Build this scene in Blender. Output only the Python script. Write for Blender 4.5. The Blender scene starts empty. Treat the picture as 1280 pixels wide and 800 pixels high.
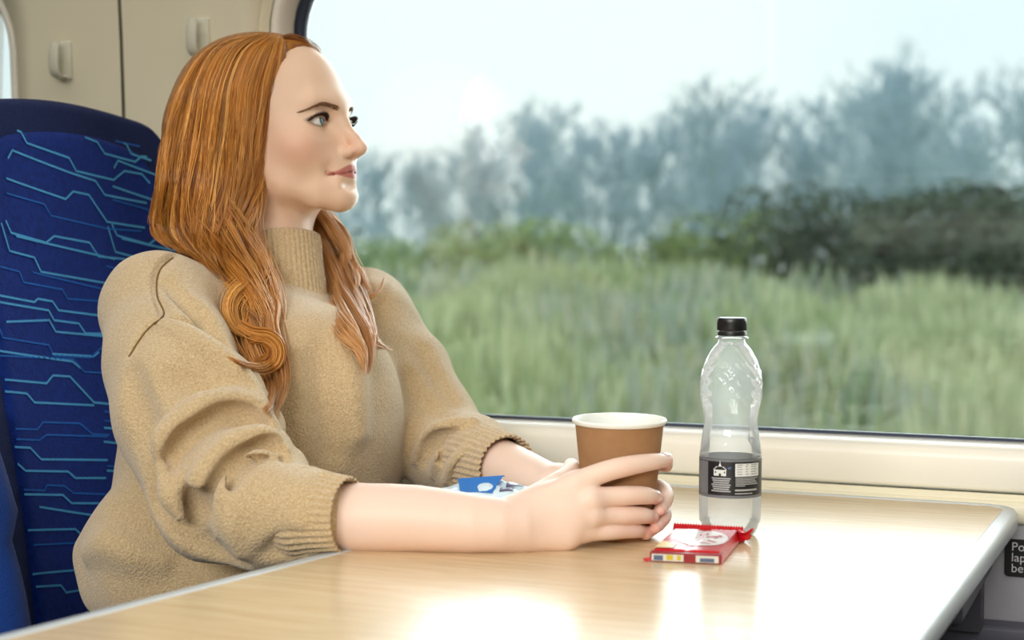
import bpy, bmesh, math, random
import numpy as np
from mathutils import Vector, Matrix
random.seed(7); RNG = np.random.default_rng(7)
S = bpy.context.scene
COL = S.collection
PI = math.pi

# ------------------------------------------------------------------ camera
CAM = np.array([0.0, 0.0, 1.022]); YAW = math.radians(22.0); PITCH = math.radians(-2.23); ROLL = math.radians(0.35)
FPX = 2000.0
_R = np.array([math.cos(YAW), math.sin(YAW), 0.0]); _F0 = np.array([-math.sin(YAW), math.cos(YAW), 0.0]); _U0 = np.array([0, 0, 1.0])
_F = _F0 * math.cos(PITCH) + _U0 * math.sin(PITCH)
_U = _U0 * math.cos(PITCH) - _F0 * math.sin(PITCH)
# a small clockwise roll of the picture
_R2 = _R * math.cos(ROLL) + _U * math.sin(ROLL)
_U2 = _U * math.cos(ROLL) - _R * math.sin(ROLL)
def P(px, py, z):
    d = (px - 640) / FPX; e = (400 - py) / FPX
    return CAM + z * (_F + d * _R2 + e * _U2)
def ray(px, py):
    v = _F + (px - 640) / FPX * _R2 + (400 - py) / FPX * _U2
    return v / np.linalg.norm(v)
def on_plane(px, py, axis, val):
    v = ray(px, py)
    return CAM + v * ((val - CAM[axis]) / v[axis])
def make_camera():
    cd = bpy.data.cameras.new('camera'); cam = bpy.data.objects.new('camera', cd); COL.objects.link(cam)
    cd.sensor_width = 36; cd.lens = FPX / 1280 * 36
    m = Matrix(((_R2[0], _U2[0], -_F[0], CAM[0]), (_R2[1], _U2[1], -_F[1], CAM[1]), (_R2[2], _U2[2], -_F[2], CAM[2]), (0, 0, 0, 1)))
    cam.matrix_world = m
    cd.clip_start = 0.05; cd.clip_end = 500
    cd.dof.use_dof = True; cd.dof.focus_distance = 1.72; cd.dof.aperture_fstop = 4.5
    S.camera = cam
make_camera()

# ------------------------------------------------------------------ materials
def srgb(r, g, b):
    f = lambda c: (c / 255 / 12.92) if c / 255 <= 0.04045 else ((c / 255 + 0.055) / 1.055) ** 2.4
    return (f(r), f(g), f(b), 1.0)
def mat(name, col, rough=0.5, spec=0.5, metal=0.0, bump=None, noise=None, sub=0.0, sheen=0.0, coat=0.0):
    """bump=(scale, strength, distance); noise=(scale, colour2, contrast)"""
    m = bpy.data.materials.new(name); m.use_nodes = True
    nt = m.node_tree; b = nt.nodes['Principled BSDF']
    b.inputs['Base Color'].default_value = col; b.inputs['Roughness'].default_value = rough
    b.inputs['Specular IOR Level'].default_value = spec; b.inputs['Metallic'].default_value = metal
    if sub: b.inputs['Subsurface Weight'].default_value = sub; b.inputs['Subsurface Radius'].default_value = (1.0, 0.35, 0.2); b.inputs['Subsurface Scale'].default_value = 0.008
    if sheen: b.inputs['Sheen Weight'].default_value = sheen; b.inputs['Sheen Roughness'].default_value = 0.5
    if coat: b.inputs['Coat Weight'].default_value = coat; b.inputs['Coat Roughness'].default_value = 0.1
    tc = nt.nodes.new('ShaderNodeTexCoord')
    if noise:
        n = nt.nodes.new('ShaderNodeTexNoise'); n.inputs['Scale'].default_value = noise[0]; n.inputs['Detail'].default_value = 4
        nt.links.new(tc.outputs['Object'], n.inputs['Vector'])
        r = nt.nodes.new('ShaderNodeValToRGB'); e = r.color_ramp.elements
        c = noise[2] if len(noise) > 2 else 0.2
        e[0].position = 0.5 - c; e[1].position = 0.5 + c; e[0].color = col; e[1].color = noise[1]
        nt.links.new(n.outputs['Fac'], r.inputs['Fac']); nt.links.new(r.outputs['Color'], b.inputs['Base Color'])
    if bump:
        n2 = nt.nodes.new('ShaderNodeTexNoise'); n2.inputs['Scale'].default_value = bump[0]; n2.inputs['Detail'].default_value = 3
        nt.links.new(tc.outputs['Object'], n2.inputs['Vector'])
        bp = nt.nodes.new('ShaderNodeBump'); bp.inputs['Strength'].default_value = bump[1]; bp.inputs['Distance'].default_value = bump[2]
        nt.links.new(n2.outputs['Fac'], bp.inputs['Height']); nt.links.new(bp.outputs['Normal'], b.inputs['Normal'])
    return m
def glassy(name, tint, ior, refl=1.0, diffuse=None, rough=0.0):
    m = bpy.data.materials.new(name); m.use_nodes = True; nt = m.node_tree; nt.nodes.clear()
    o = nt.nodes.new('ShaderNodeOutputMaterial'); tr = nt.nodes.new('ShaderNodeBsdfTransparent'); tr.inputs[0].default_value = tint
    g = nt.nodes.new('ShaderNodeBsdfGlossy'); g.inputs['Roughness'].default_value = rough; g.inputs[0].default_value = (refl, refl, refl, 1)
    fr = nt.nodes.new('ShaderNodeFresnel'); fr.inputs[0].default_value = ior
    mx = nt.nodes.new('ShaderNodeMixShader'); nt.links.new(fr.outputs[0], mx.inputs[0]); nt.links.new(tr.outputs[0], mx.inputs[1]); nt.links.new(g.outputs[0], mx.inputs[2])
    last = mx
    if diffuse:
        d0 = nt.nodes.new('ShaderNodeBsdfDiffuse'); d0.inputs[0].default_value = diffuse[0]; d1 = nt.nodes.new('ShaderNodeBsdfTranslucent'); d1.inputs[0].default_value = diffuse[0]
        d = nt.nodes.new('ShaderNodeMixShader'); d.inputs[0].default_value = .6; nt.links.new(d0.outputs[0], d.inputs[1]); nt.links.new(d1.outputs[0], d.inputs[2])
        m2 = nt.nodes.new('ShaderNodeMixShader'); m2.inputs[0].default_value = diffuse[1]
        nt.links.new(mx.outputs[0], m2.inputs[1]); nt.links.new(d.outputs[0], m2.inputs[2]); last = m2
    nt.links.new(last.outputs[0], o.inputs[0])
    return m

# ------------------------------------------------------------------ objects
def thing(name, label, cat, loc=(0, 0, 0), group=None):
    o = bpy.data.objects.new(name, None); COL.objects.link(o); o.location = tuple(loc); o.empty_display_size = 0.05
    o['label'] = label; o['category'] = cat
    if group: o['group'] = group
    return o
def tag(o, label, cat, group=None, kind=None):
    o['label'] = label; o['category'] = cat
    if group: o['group'] = group
    if kind: o['kind'] = kind
    return o
def mesh_obj(name, V, Fc, mats, parent=None, smooth=True, fmat=None, origin=None):
    """V in world coordinates, object placed at its parent's origin (things sit unrotated)."""
    me = bpy.data.meshes.new(name)
    V = np.asarray(V, dtype=float)
    off = np.zeros(3)
    if origin is not None: off = np.array(origin, float)
    par = parent
    po = np.zeros(3)
    while par is not None: po += np.array(par.location); par = par.parent
    o = bpy.data.objects.new(name, me); COL.objects.link(o)
    if parent is not None: o.parent = parent; off = po; 
    else: o.location = tuple(off)
    me.from_pydata((V - off).tolist(), [], [list(map(int, f)) for f in Fc])
    if not isinstance(mats, (list, tuple)): mats = [mats]
    for m in mats: me.materials.append(m)
    if fmat is not None: me.polygons.foreach_set('material_index', np.asarray(fmat, dtype=np.int32))
    if smooth: me.polygons.foreach_set('use_smooth', np.ones(len(me.polygons), dtype=bool))
    me.update()
    return o
def structure(o): o['kind'] = 'structure'; return o
class MB:
    """collects shapes in world coordinates into one mesh"""
    def __init__(s): s.v = []; s.f = []; s.m = []
    def add(s, V, Fc, mi=0):
        n = len(s.v); s.v.extend([tuple(map(float, p)) for p in V]); s.f.extend([[i + n for i in f] for f in Fc]); s.m.extend([mi] * len(Fc))
    def box(s, lo, hi, bev=0.0, mi=0, rot=None, c=None):
        bm = bmesh.new(); bmesh.ops.create_cube(bm, size=1)
        lo = np.array(lo); hi = np.array(hi)
        for v in bm.verts: v.co = Vector(np.array(v.co) * (hi - lo) + (lo + hi) / 2)
        if bev: bmesh.ops.bevel(bm, geom=bm.edges[:], offset=bev, segments=3, affect='EDGES', profile=0.5)
        s.bm(bm, mi, rot, c)
    def bm(s, bm, mi=0, rot=None, c=None):
        bm.verts.index_update()
        V = [np.array(v.co) for v in bm.verts]
        if rot is not None:
            cc = np.array(c if c is not None else np.mean(V, axis=0)); V = [cc + np.array(rot) @ (v - cc) for v in V]
        s.add(V, [[v.index for v in f.verts] for f in bm.faces], mi); bm.free()
    def tube(s, pts, rad, n=8, mi=0, cap=True, flat=1.0):
        pts = [np.array(p, float) for p in pts]; N = len(pts)
        rad = [rad] * N if np.isscalar(rad) else rad
        t0 = pts[1] - pts[0]; t0 /= np.linalg.norm(t0) + 1e-12
        a = np.array([0, 0, 1.0]) if abs(t0[2]) < 0.9 else np.array([1.0, 0, 0])
        u = np.cross(t0, a); u /= np.linalg.norm(u)
        V = []; 
        for i, p in enumerate(pts):
            t = pts[min(i + 1, N - 1)] - pts[max(i - 1, 0)]; t /= np.linalg.norm(t) + 1e-12
            u = u - t * (u @ t); u /= np.linalg.norm(u) + 1e-12; w = np.cross(t, u)
            for k in range(n):
                an = 2 * PI * k / n; V.append(p + rad[i] * (math.cos(an) * u + flat * math.sin(an) * w))
        Fc = [[i * n + k, i * n + (k + 1) % n, (i + 1) * n + (k + 1) % n, (i + 1) * n + k] for i in range(N - 1) for k in range(n)]
        if cap: Fc += [list(range(n))[::-1], [(N - 1) * n + k for k in range(n)]]
        s.add(V, Fc, mi)
    def lathe(s, prof, c, n=48, mi=0, axis=None, fn=None):
        """prof [(r, z)], closed at r=0 ends by itself"""
        V = []; 
        for r, z in prof:
            for k in range(n):
                a = 2 * PI * k / n; rr = r * (fn(a, z) if fn else 1.0)
                V.append((rr * math.cos(a), rr * math.sin(a), z))
        V = np.array(V)
        if axis is not None: V = V @ np.array(axis).T
        V = V + np.array(c)
        N = len(prof)
        Fc = [[i * n + k, i * n + (k + 1) % n, (i + 1) * n + (k + 1) % n, (i + 1) * n + k] for i in range(N - 1) for k in range(n)]
        s.add(V, Fc, mi)
    def loops(s, L, mi=0, closed=True):
        """bridge successive loops of equal length"""
        n = len(L[0]); V = [p for l in L for p in l]
        Fc = [[i * n + k, i * n + (k + 1) % n, (i + 1) * n + (k + 1) % n, (i + 1) * n + k] for i in range(len(L) - 1) for k in range(n if closed else n - 1)]
        s.add(V, Fc, mi)
    def build(s, name, mats, parent=None, smooth=True, sharp=True):
        o = mesh_obj(name, s.v, s.f, mats, parent, smooth, s.m)
        if smooth and sharp:
            try: o.data.set_sharp_from_angle(angle=math.radians(40))
            except Exception: pass
        return o
def text_mesh(body, size, origin, xdir, ydir, off=0.0):
    """lettering as flat mesh data: returns verts, faces in world coordinates"""
    c = bpy.data.curves.new('t', 'FONT'); c.body = body; c.size = size; c.resolution_u = 3
    o = bpy.data.objects.new('t', c); COL.objects.link(o)
    dg = bpy.context.evaluated_depsgraph_get(); dg.update()
    me = bpy.data.meshes.new_from_object(o.evaluated_get(dg))
    x = np.array(xdir); y = np.array(ydir); x = x / np.linalg.norm(x); y = y / np.linalg.norm(y); n = np.cross(x, y)
    V = [np.array(origin) + v.co.x * x + v.co.y * y + off * n for v in me.vertices]
    Fc = [list(p.vertices) for p in me.polygons]
    bpy.data.objects.remove(o); bpy.data.meshes.remove(me); bpy.data.curves.remove(c)
    return V, Fc
def crom(pts, n):
    """Catmull-Rom through pts, n samples"""
    p = np.asarray(pts, float); p = np.vstack([2 * p[0] - p[1], p, 2 * p[-1] - p[-2]])
    t = np.linspace(0, len(p) - 3 - 1e-9, n); i = t.astype(int); f = (t - i)[:, None]
    a, b, c, d = p[i], p[i + 1], p[i + 2], p[i + 3]
    return 0.5 * ((2 * b) + (-a + c) * f + (2 * a - 5 * b + 4 * c - d) * f ** 2 + (-a + 3 * b - 3 * c + d) * f ** 3)
# ------------------------------------------------------------------ world, lamps, view
W = bpy.data.worlds.new('sky'); S.world = W; W.use_nodes = True
_bg = W.node_tree.nodes['Background']; _nt = W.node_tree
_tc = _nt.nodes.new('ShaderNodeTexCoord'); _sx = _nt.nodes.new('ShaderNodeSeparateXYZ'); _nt.links.new(_tc.outputs['Generated'], _sx.inputs[0])
_no = _nt.nodes.new('ShaderNodeTexNoise'); _no.inputs['Scale'].default_value = 3.0; _no.inputs['Detail'].default_value = 3
_nt.links.new(_tc.outputs['Generated'], _no.inputs['Vector'])
_rp = _nt.nodes.new('ShaderNodeValToRGB'); _rp.color_ramp.elements[0].position = 0.35; _rp.color_ramp.elements[1].position = 0.65
_rp.color_ramp.elements[0].color = srgb(230, 247, 250); _rp.color_ramp.elements[1].color = srgb(243, 255, 252)
_nt.links.new(_no.outputs['Fac'], _rp.inputs['Fac']); _nt.links.new(_rp.outputs['Color'], _bg.inputs['Color'])
_bg.inputs['Strength'].default_value = 1.16
S.view_settings.view_transform = 'Standard'; S.view_settings.look = 'None'; S.view_settings.gamma = 1.0; S.view_settings.exposure = 0.0
S.view_settings.use_curve_mapping = False
S.cycles.use_denoising = True
S.cycles.max_bounces = 10; S.cycles.transparent_max_bounces = 24; S.cycles.caustics_reflective = False; S.cycles.caustics_refractive = False
S.cycles.sample_clamp_indirect = 6.0

M = {}
M['cream'] = mat('cream_plastic', srgb(230, 223, 198), 0.42, 0.4, bump=(60, 0.04, 0.01))
M['frame'] = mat('frame_plastic', srgb(240, 236, 224), 0.35, 0.4)
M['gasket'] = mat('window_rubber', srgb(34, 46, 66), 0.4, 0.5)
M['grey'] = mat('grey_panel', srgb(176, 176, 184), 0.5, 0.4, bump=(80, 0.05, 0.01))
M['dark'] = mat('dark_trunking', srgb(44, 42, 50), 0.6)
M['carpet'] = mat('carpet', srgb(40, 42, 54), 0.95, 0.1, bump=(400, 0.5, 0.01), noise=(300, srgb(58, 60, 76)))
M['ceil'] = mat('ceiling_panel', srgb(236, 236, 228), 0.5)
M['pane'] = glassy('window_glass', (0.97, 0.99, 0.985, 1), 1.55)
M['groove'] = mat('groove', srgb(128, 122, 100), 0.7)

YW = 1.93          # inner face of the window side
YG = 1.985         # glass
def bend(p):
    x, y, z = p
    return (x, y - 0.075 * max(0.0, z - 1.05), z)
def rr(x0, x1, z0, z1, r, y, n=10):
    out = []
    for cx, cz, a0 in ((x1 - r, z1 - r, 0), (x0 + r, z1 - r, PI / 2), (x0 + r, z0 + r, PI), (x1 - r, z0 + r, 1.5 * PI)):
        for i in range(n + 1):
            a = a0 + PI / 2 * i / n; out.append((cx + r * math.cos(a), y, cz + r * math.sin(a)))
    # extra points along the upright sides so that the lean of the wall can bend them
    return out
def ring(w, o, y, ob=None, bendit=True):
    x0, x1, z0, z1, r = w
    L = rr(x0 - o, x1 + o, z0 - (o if ob is None else ob), z1 + o, r + o, y)
    return [bend(p) for p in L] if bendit else L
def build_window(num, w, ob_):
    """w = glass opening; ob_ = how far the frame reaches down"""
    c = ((w[0] + w[1]) / 2, YG, w[2])
    root = bpy.data.objects.new('window_%d' % num, None); COL.objects.link(root); root.location = c; root['kind'] = 'structure'
    m = MB(); m.loops([ring(w, 0, YG), ring(w, 0, YG - .010), ring(w, .003, YG - .014), ring(w, .008, YG - .012), ring(w, .013, YG - .014), ring(w, .016, YG - .008), ring(w, .016, YG + .012)])
    g = m.build('window_gasket', M['gasket'], root, sharp=False); g['kind'] = 'structure'
    m = MB()
    m.loops([ring(w, .015, YG + .01), ring(w, .015, YG - .010, .003), ring(w, .019, YW + .018, .009), ring(w, .022, YW + .012, .013), ring(w, .026, YW + .010, .023), ring(w, .030, YW + .010, ob_ - .008), ring(w, .033, YW + .012, ob_ - .004), ring(w, .034, YW + .016, ob_ - .002), ring(w, .034, YW + .030, ob_ - .002)])
    f = m.build('window_frame', M['frame'], root, sharp=False); f['kind'] = 'structure'
    m = MB(); a = ring(w, .002, YG); b = ring(w, .002, YG + .006); n = len(a)
    m.loops([a, b]); m.add(a, [list(range(n))[::-1]]); m.add(b, [list(range(n))])
    p = m.build('window_pane', M['pane'], root, smooth=False); p['kind'] = 'structure'
    return root
W1 = (-1.103, 0.46, 0.811, 1.43, 0.107)
W2 = (-3.10, -1.600, 0.811, 1.43, 0.107)
OB = 0.062
build_window(1, W1, OB); build_window(2, W2, OB)
def wall_bay(m, x0, x1, z0, z1, w):
    n = len(ring(w, 0, 0))
    inner = ring(w, .047, YW + .004, OB + .011, False)
    # outer rectangle sampled towards the same angles
    cx = (w[0] + w[1]) / 2; cz = (w[2] + w[3]) / 2
    outer = []
    q = n // 4
    cor = [(x1, z1), (x0, z1), (x0, z0), (x1, z0)]
    for k in range(4):
        for i in range(q):
            px, _, pz = inner[k * q + i]
            t = i / (q - 1)
            # half of each corner fan runs along one side, half along the next
            if k == 0: outer.append((x1, YW, pz + (z1 - pz) * min(1, 2 * t)) if t <= .5 else (x1 + (px - x1) * (2 * t - 1), YW, z1))
            if k == 1: outer.append((px + (x0 - px) * min(1, 2 * t), YW, z1) if t <= .5 else (x0, YW, z1 + (pz - z1) * (2 * t - 1)))
            if k == 2: outer.append((x0, YW, pz + (z0 - pz) * min(1, 2 * t)) if t <= .5 else (x0 + (px - x0) * (2 * t - 1), YW, z0))
            if k == 3: outer.append((px + (x1 - px) * min(1, 2 * t), YW, z0) if t <= .5 else (x1, YW, z0 + (pz - z0) * (2 * t - 1)))
    L0 = ring(w, .036, YW + .03, OB); L1 = ring(w, .036, YW + .014, OB); L2 = ring(w, .041, YW + .006, OB + .005); 
    m.loops([L0, L1], 1); m.loops([L1, L2, [bend(p) for p in inner]], 0)
    # flat part in a few steps so that it can lean
    S_ = 8; LL = [[bend(tuple(np.array(a) * (1 - t) + np.array(b) * t)) for a, b in zip([(p[0], YW, p[2]) for p in inner], outer)] for t in np.linspace(0, 1, S_)]
    m.loops([[bend(p) for p in inner]] + LL, 0)
SEAM = -1.372
m = MB()
wall_bay(m, SEAM + .003, 0.80, 0.742, 2.15, W1); wall_bay(m, -3.4, SEAM - .003, 0.742, 2.15, W2)
for zz in np.linspace(.742, 2.10, 12)[:-1]:
    z2 = zz + (2.10 - .742) / 11
    m.add([bend((SEAM - .03, YW + .004, zz)), bend((SEAM + .03, YW + .004, zz)), bend((SEAM + .03, YW + .004, z2)), bend((SEAM - .03, YW + .004, z2))], [[0, 1, 2, 3]], 1)
m.add([(.80, YW, .742), (2.4, YW, .742), (2.4, YW - .08, 2.15), (.80, YW - .08, 2.15)], [[0, 1, 2, 3]], 0)
wr = structure(m.build('wall_right', [M['cream'], M['groove']], sharp=False))
m = MB(); m.box((-3.4, YW - .004, .716), (2.4, YW + .05, .742), .006); structure(m.build('trim_1', M['cream']))
# lower wall: grey panel, then the dark heater trunking
m = MB(); m.box((-3.4, YW + .004, .60), (2.4, YW + .06, .718), .004); structure(m.build('trim_2', M['grey']))
m = MB(); m.box((-3.4, YW - .03, .575), (2.4, YW + .06, .602), .005); structure(m.build('trim_3', mat('trunking_edge', srgb(92, 92, 106), .5)))
m = MB(); m.box((-3.4, YW - .02, .0), (2.4, YW + .06, .58), .004); structure(m.build('baseboard_right', M['dark']))
m = MB(); m.box((-3.4, -.85, -.06), (2.4, 2.0, 0)); structure(m.build('floor', M['carpet'], smooth=False))
m = MB(); m.box((-3.4, -.85, 2.14), (2.4, 2.0, 2.2)); structure(m.build('ceiling', M['ceil'], smooth=False))
m = MB(); m.box((-3.46, -.85, 0), (-3.4, 2.0, 2.15)); structure(m.build('wall_rear', M['cream'], smooth=False))
m = MB(); m.box((2.4, -.85, 0), (2.46, 2.0, 2.15)); structure(m.build('wall_front', M['cream'], smooth=False))
# far side of the carriage, seen only as a reflection in the glass
YO = -.80
m = MB()
WO = (-1.08, 0.60, 1.0, 2.00, 0.10)
def flat_bay(m, x0, x1, z0, z1, w, y):
    inner = rr(*w, y); n = len(inner); q = n // 4; outer = []
    for k in range(4):
        for i in range(q):
            px, _, pz = inner[k * q + i]; t = i / (q - 1)
            if k == 0: outer.append((x1, y, pz + (z1 - pz) * 2 * t) if t <= .5 else (x1 + (px - x1) * (2 * t - 1), y, z1))
            if k == 1: outer.append((px + (x0 - px) * 2 * t, y, z1) if t <= .5 else (x0, y, z1 + (pz - z1) * (2 * t - 1)))
            if k == 2: outer.append((x0, y, pz + (z0 - pz) * 2 * t) if t <= .5 else (x0 + (px - x0) * (2 * t - 1), y, z0))
            if k == 3: outer.append((px + (x1 - px) * 2 * t, y, z0) if t <= .5 else (x1, y, z0 + (pz - z0) * (2 * t - 1)))
    m.loops([inner, outer])
flat_bay(m, -3.4, 2.4, 0, 2.15, WO, YO)
structure(m.build('wall_left', mat('far_panel', srgb(120, 118, 112), .6), smooth=False))
m = MB(); a = rr(*WO, YO); m.loops([rr(WO[0], WO[1], WO[2], WO[3], WO[4], YO - .03), rr(WO[0], WO[1], WO[2], WO[3], WO[4], YO + .012), rr(WO[0] - .014, WO[1] + .014, WO[2] - .014, WO[3] + .014, WO[4] + .014, YO + .012), rr(WO[0] - .014, WO[1] + .014, WO[2] - .014, WO[3] + .014, WO[4] + .014, YO)])
structure(m.build('trim_4', M['frame'], sharp=False))
m = MB(); m.box((-.84, YO, .80), (2.4, YO + .05, .89), .008); structure(m.build('trim_5', M['frame']))
m = MB(); m.box((-.84, YO, .30), (2.4, YO + .04, .71), .012); structure(m.build('trim_6', M['frame']))

# ceiling lamps (two rows of long diffusers) 
M['lamp'] = bpy.data.materials.new('lamp_diffuser'); M['lamp'].use_nodes = True
_b = M['lamp'].node_tree.nodes['Principled BSDF']; _b.inputs['Emission Color'].default_value = srgb(255, 244, 224); _b.inputs['Emission Strength'].default_value = 1.5
def area(name, loc, rot, sx, sy, power, col):
    l = bpy.data.lights.new(name, 'AREA'); l.shape = 'RECTANGLE'; l.size = sx; l.size_y = sy; l.energy = power; l.color = col
    o = bpy.data.objects.new(name, l); COL.objects.link(o); o.location = loc; o.rotation_euler = rot
    return o
for yy, pw in ((1.35, 10.0), (-.15, 27.0)):
    area('ceiling_lamp_light', (-.5, yy, 2.10), (0, 0, 0), 4.2, .25, pw, (1, .96, .89))
# added fill lamp outside the other window, evens out the camera-facing side
area('far_fill_lamp', (-.9, -5.2, 3.15), (math.radians(90 - 17), 0, 0), 5.0, 1.2, 420, (1, .96, .90))
# daylight entering by the near window
area('window_daylight', (-.35, 2.35, 1.35), (-PI / 2, 0, 0), 1.9, .9, 32, (.88, .97, 1.0))

# coat hooks on the pillar
M['hook'] = mat('hook_plastic', srgb(212, 210, 192), .4)
def coat_hook(px, py, label):
    p = on_plane(px, py, 1, YW - .02); x, z = p[0], p[2]; y = bend((0, YW, z))[1]
    r = thing('coat_hook', label, 'coat hook', (x, y, z), 'coat hooks on the window pillar')
    m = MB(); m.box((x - .010, y - .006, z - .028), (x + .012, y + .004, z + .028), .004); m.build('back_plate', M['hook'], r)
    m = MB()
    ctr = [(x - .002, y - .004, z - .024), (x - .003, y - .016, z - .0235), (x - .004, y - .022, z - .016), (x - .004, y - .024, z), (x - .004, y - .023, z + .014), (x - .004, y - .020, z + .025)]
    ctr = crom(ctr, 18)
    L = []
    for i, c in enumerate(ctr):
        t = ctr[min(i + 1, 17)] - ctr[max(i - 1, 0)]; t /= np.linalg.norm(t); nrm = np.cross(t, [1, 0, 0])
        wv = .0085 * (1 if i < 14 else 1 - .06 * (i - 13)); th = .003
        L.append([tuple(c + np.array([wv * math.cos(a), 0, 0]) * 1 + nrm * th * math.sin(a)) for a in np.linspace(0, 2 * PI, 12, endpoint=False)])
    m.loops(L); m.add(L[0], [list(range(12))]); m.add(L[-1], [list(range(12))[::-1]])
    m.build('prong', M['hook'], r)
coat_hook(82, 76, 'cream plastic coat hook left of the panel seam, above the seat')
coat_hook(254, 48, 'cream plastic coat hook right of the panel seam, just above the red hair')

# black notice on the grey lower panel
sg = on_plane(1256, 673, 1, YW + .003); 
r = thing('power_sign', 'small black notice with white lettering on the grey panel beyond the table corner', 'sign', (sg[0] + .045, YW + .003, sg[2] - .022))
m = MB(); L = rr(sg[0], sg[0] + .092, sg[2] - .044, sg[2], .005, YW + .0035, 5); L2 = [(p[0], YW + .0022, p[2]) for p in L]
m.loops([L, L2]); m.add(L2, [list(range(len(L2)))]); m.build('plate', mat('sign_black', srgb(22, 22, 28), .4), r, smooth=False)
m = MB()
for i, t in enumerate(('Power', 'laptops', 'between')):
    V, Fc = text_mesh(t, .0145, (sg[0] + .0075, YW + .0018, sg[2] - .0135 - i * .0125), (1, 0, 0), (0, 0, 1)); m.add(V, Fc)
m.build('lettering', mat('sign_white', srgb(225, 225, 230), .5), r, smooth=False)

# ------------------------------------------------------------------ table
ZT = .74
def wood():
    m = bpy.data.materials.new('table_laminate'); m.use_nodes = True; nt = m.node_tree; b = nt.nodes['Principled BSDF']
    tc = nt.nodes.new('ShaderNodeTexCoord'); mp = nt.nodes.new('ShaderNodeMapping'); mp.inputs['Scale'].default_value = (3.0, 60, 1)
    nt.links.new(tc.outputs['Object'], mp.inputs[0])
    n = nt.nodes.new('ShaderNodeTexNoise'); n.inputs['Scale'].default_value = 3; n.inputs['Detail'].default_value = 6; n.inputs['Distortion'].default_value = .4
    nt.links.new(mp.outputs[0], n.inputs['Vector'])
    r = nt.nodes.new('ShaderNodeValToRGB'); r.color_ramp.elements[0].position = .3; r.color_ramp.elements[1].position = .72
    r.color_ramp.elements[0].color = srgb(206, 178, 138); r.color_ramp.elements[1].color = srgb(228, 206, 170)
    nt.links.new(n.outputs['Fac'], r.inputs[0]); nt.links.new(r.outputs[0], b.inputs['Base Color'])
    b.inputs['Roughness'].default_value = .22; b.inputs['Specular IOR Level'].default_value = .55
    return m
M['wood'] = wood(); M['edge'] = mat('table_edging', srgb(206, 214, 218), .35); M['under'] = mat('table_underside', srgb(70, 70, 80), .5)
# corners seen from above: window side left, window side right, aisle side right, aisle side left
tc_ = [(-.642, 1.922), (-.1405, 1.922), (-.172, .70), (-.833, .70)]
def round_poly(c, rad, n=8):
    out = []; N = len(c)
    for i in range(N):
        p = np.array(c[i]); a = np.array(c[i - 1]) - p; b = np.array(c[(i + 1) % N]) - p
        a /= np.linalg.norm(a); b /= np.linalg.norm(b); ang = math.acos(a @ b); d = rad[i] / math.tan(ang / 2)
        cen = p + (a + b) / np.linalg.norm(a + b) * rad[i] / math.sin(ang / 2)
        s = p + a * d - cen; e = p + b * d - cen
        for k in range(n + 1):
            t = k / n; v = s * (1 - t) + e * t; out.append(tuple(cen + v / np.linalg.norm(v) * rad[i]))
    return out
tp = round_poly(tc_, [.030, .045, .06, .06])
def inset(poly, d):
    n = len(poly); out = []
    for i in range(n):
        a = np.array(poly[i - 1]); p = np.array(poly[i]); b = np.array(poly[(i + 1) % n])
        t = (b - a) / (np.linalg.norm(b - a) + 1e-9); nr = np.array([t[1], -t[0]])
        out.append(tuple(p + nr * d))
    return out
if True:
    # orientation: make the inset go inwards
    cx = np.mean([p[0] for p in tp]); cy = np.mean([p[1] for p in tp])
    sgn = 1 if (np.array(inset(tp, .01)[5]) - [cx, cy]) @ (np.array(inset(tp, .01)[5]) - [cx, cy]) < (np.array(tp[5]) - [cx, cy]) @ (np.array(tp[5]) - [cx, cy]) else -1
tab = thing('train_table', 'pale wood table with a light grey edge under the window', 'table', (-.45, 1.3, 0))
lp = lambda d, z: [(p[0], p[1], z) for p in inset(tp, sgn * d)]
m = MB(); m.loops([lp(.017, ZT - .004), lp(.017, ZT)]); top = lp(.017, ZT); m.add(top + [(-.46, 1.32, ZT)], [[i, (i + 1) % len(top), len(top)] for i in range(len(top))]); 
o = m.build('tabletop', M['wood'], tab, smooth=False)
m = MB(); m.loops([lp(.0171, ZT - .003), lp(.0170, ZT + .0006), lp(.015, ZT + .0010), lp(.004, ZT + .0006), lp(.0005, ZT - .004), lp(0, ZT - .010), lp(.0005, ZT - .020), lp(.004, ZT - .026), lp(.012, ZT - .028)])
m.build('edging', M['edge'], tab, sharp=False)
m = MB(); u = lp(.011, ZT - .027); m.loops([lp(.011, ZT - .006), u]); m.add(u, [list(range(len(u)))]); m.build('underside', M['under'], tab, smooth=False)
m = MB(); m.box((-.52, YW - .34, ZT - .075), (-.17, YW - .03, ZT - .028), .008)
m.add([(-.54, YW - .06, ZT - .03), (-.54, YW - .02, ZT - .03), (-.18, YW - .02, ZT - .03), (-.18, YW - .06, ZT - .03), (-.54, YW - .06, .60), (-.54, YW - .02, .60), (-.18, YW - .02, .60), (-.18, YW - .06, .60)], [[0, 1, 2, 3], [4, 7, 6, 5], [0, 4, 5, 1], [1, 5, 6, 2], [2, 6, 7, 3], [3, 7, 4, 0]])
m.build('wall_bracket', M['under'], tab, smooth=False)
m = MB(); m.lathe([(0, 0), (.14, 0), (.14, .012), (.04, .03), (.03, .05), (.03, ZT - .075), (.05, ZT - .04), (0.05, ZT - .027), (0, ZT - .027)], (-.48, 1.05, 0), 32); m.build('pedestal', M['under'], tab)
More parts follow.
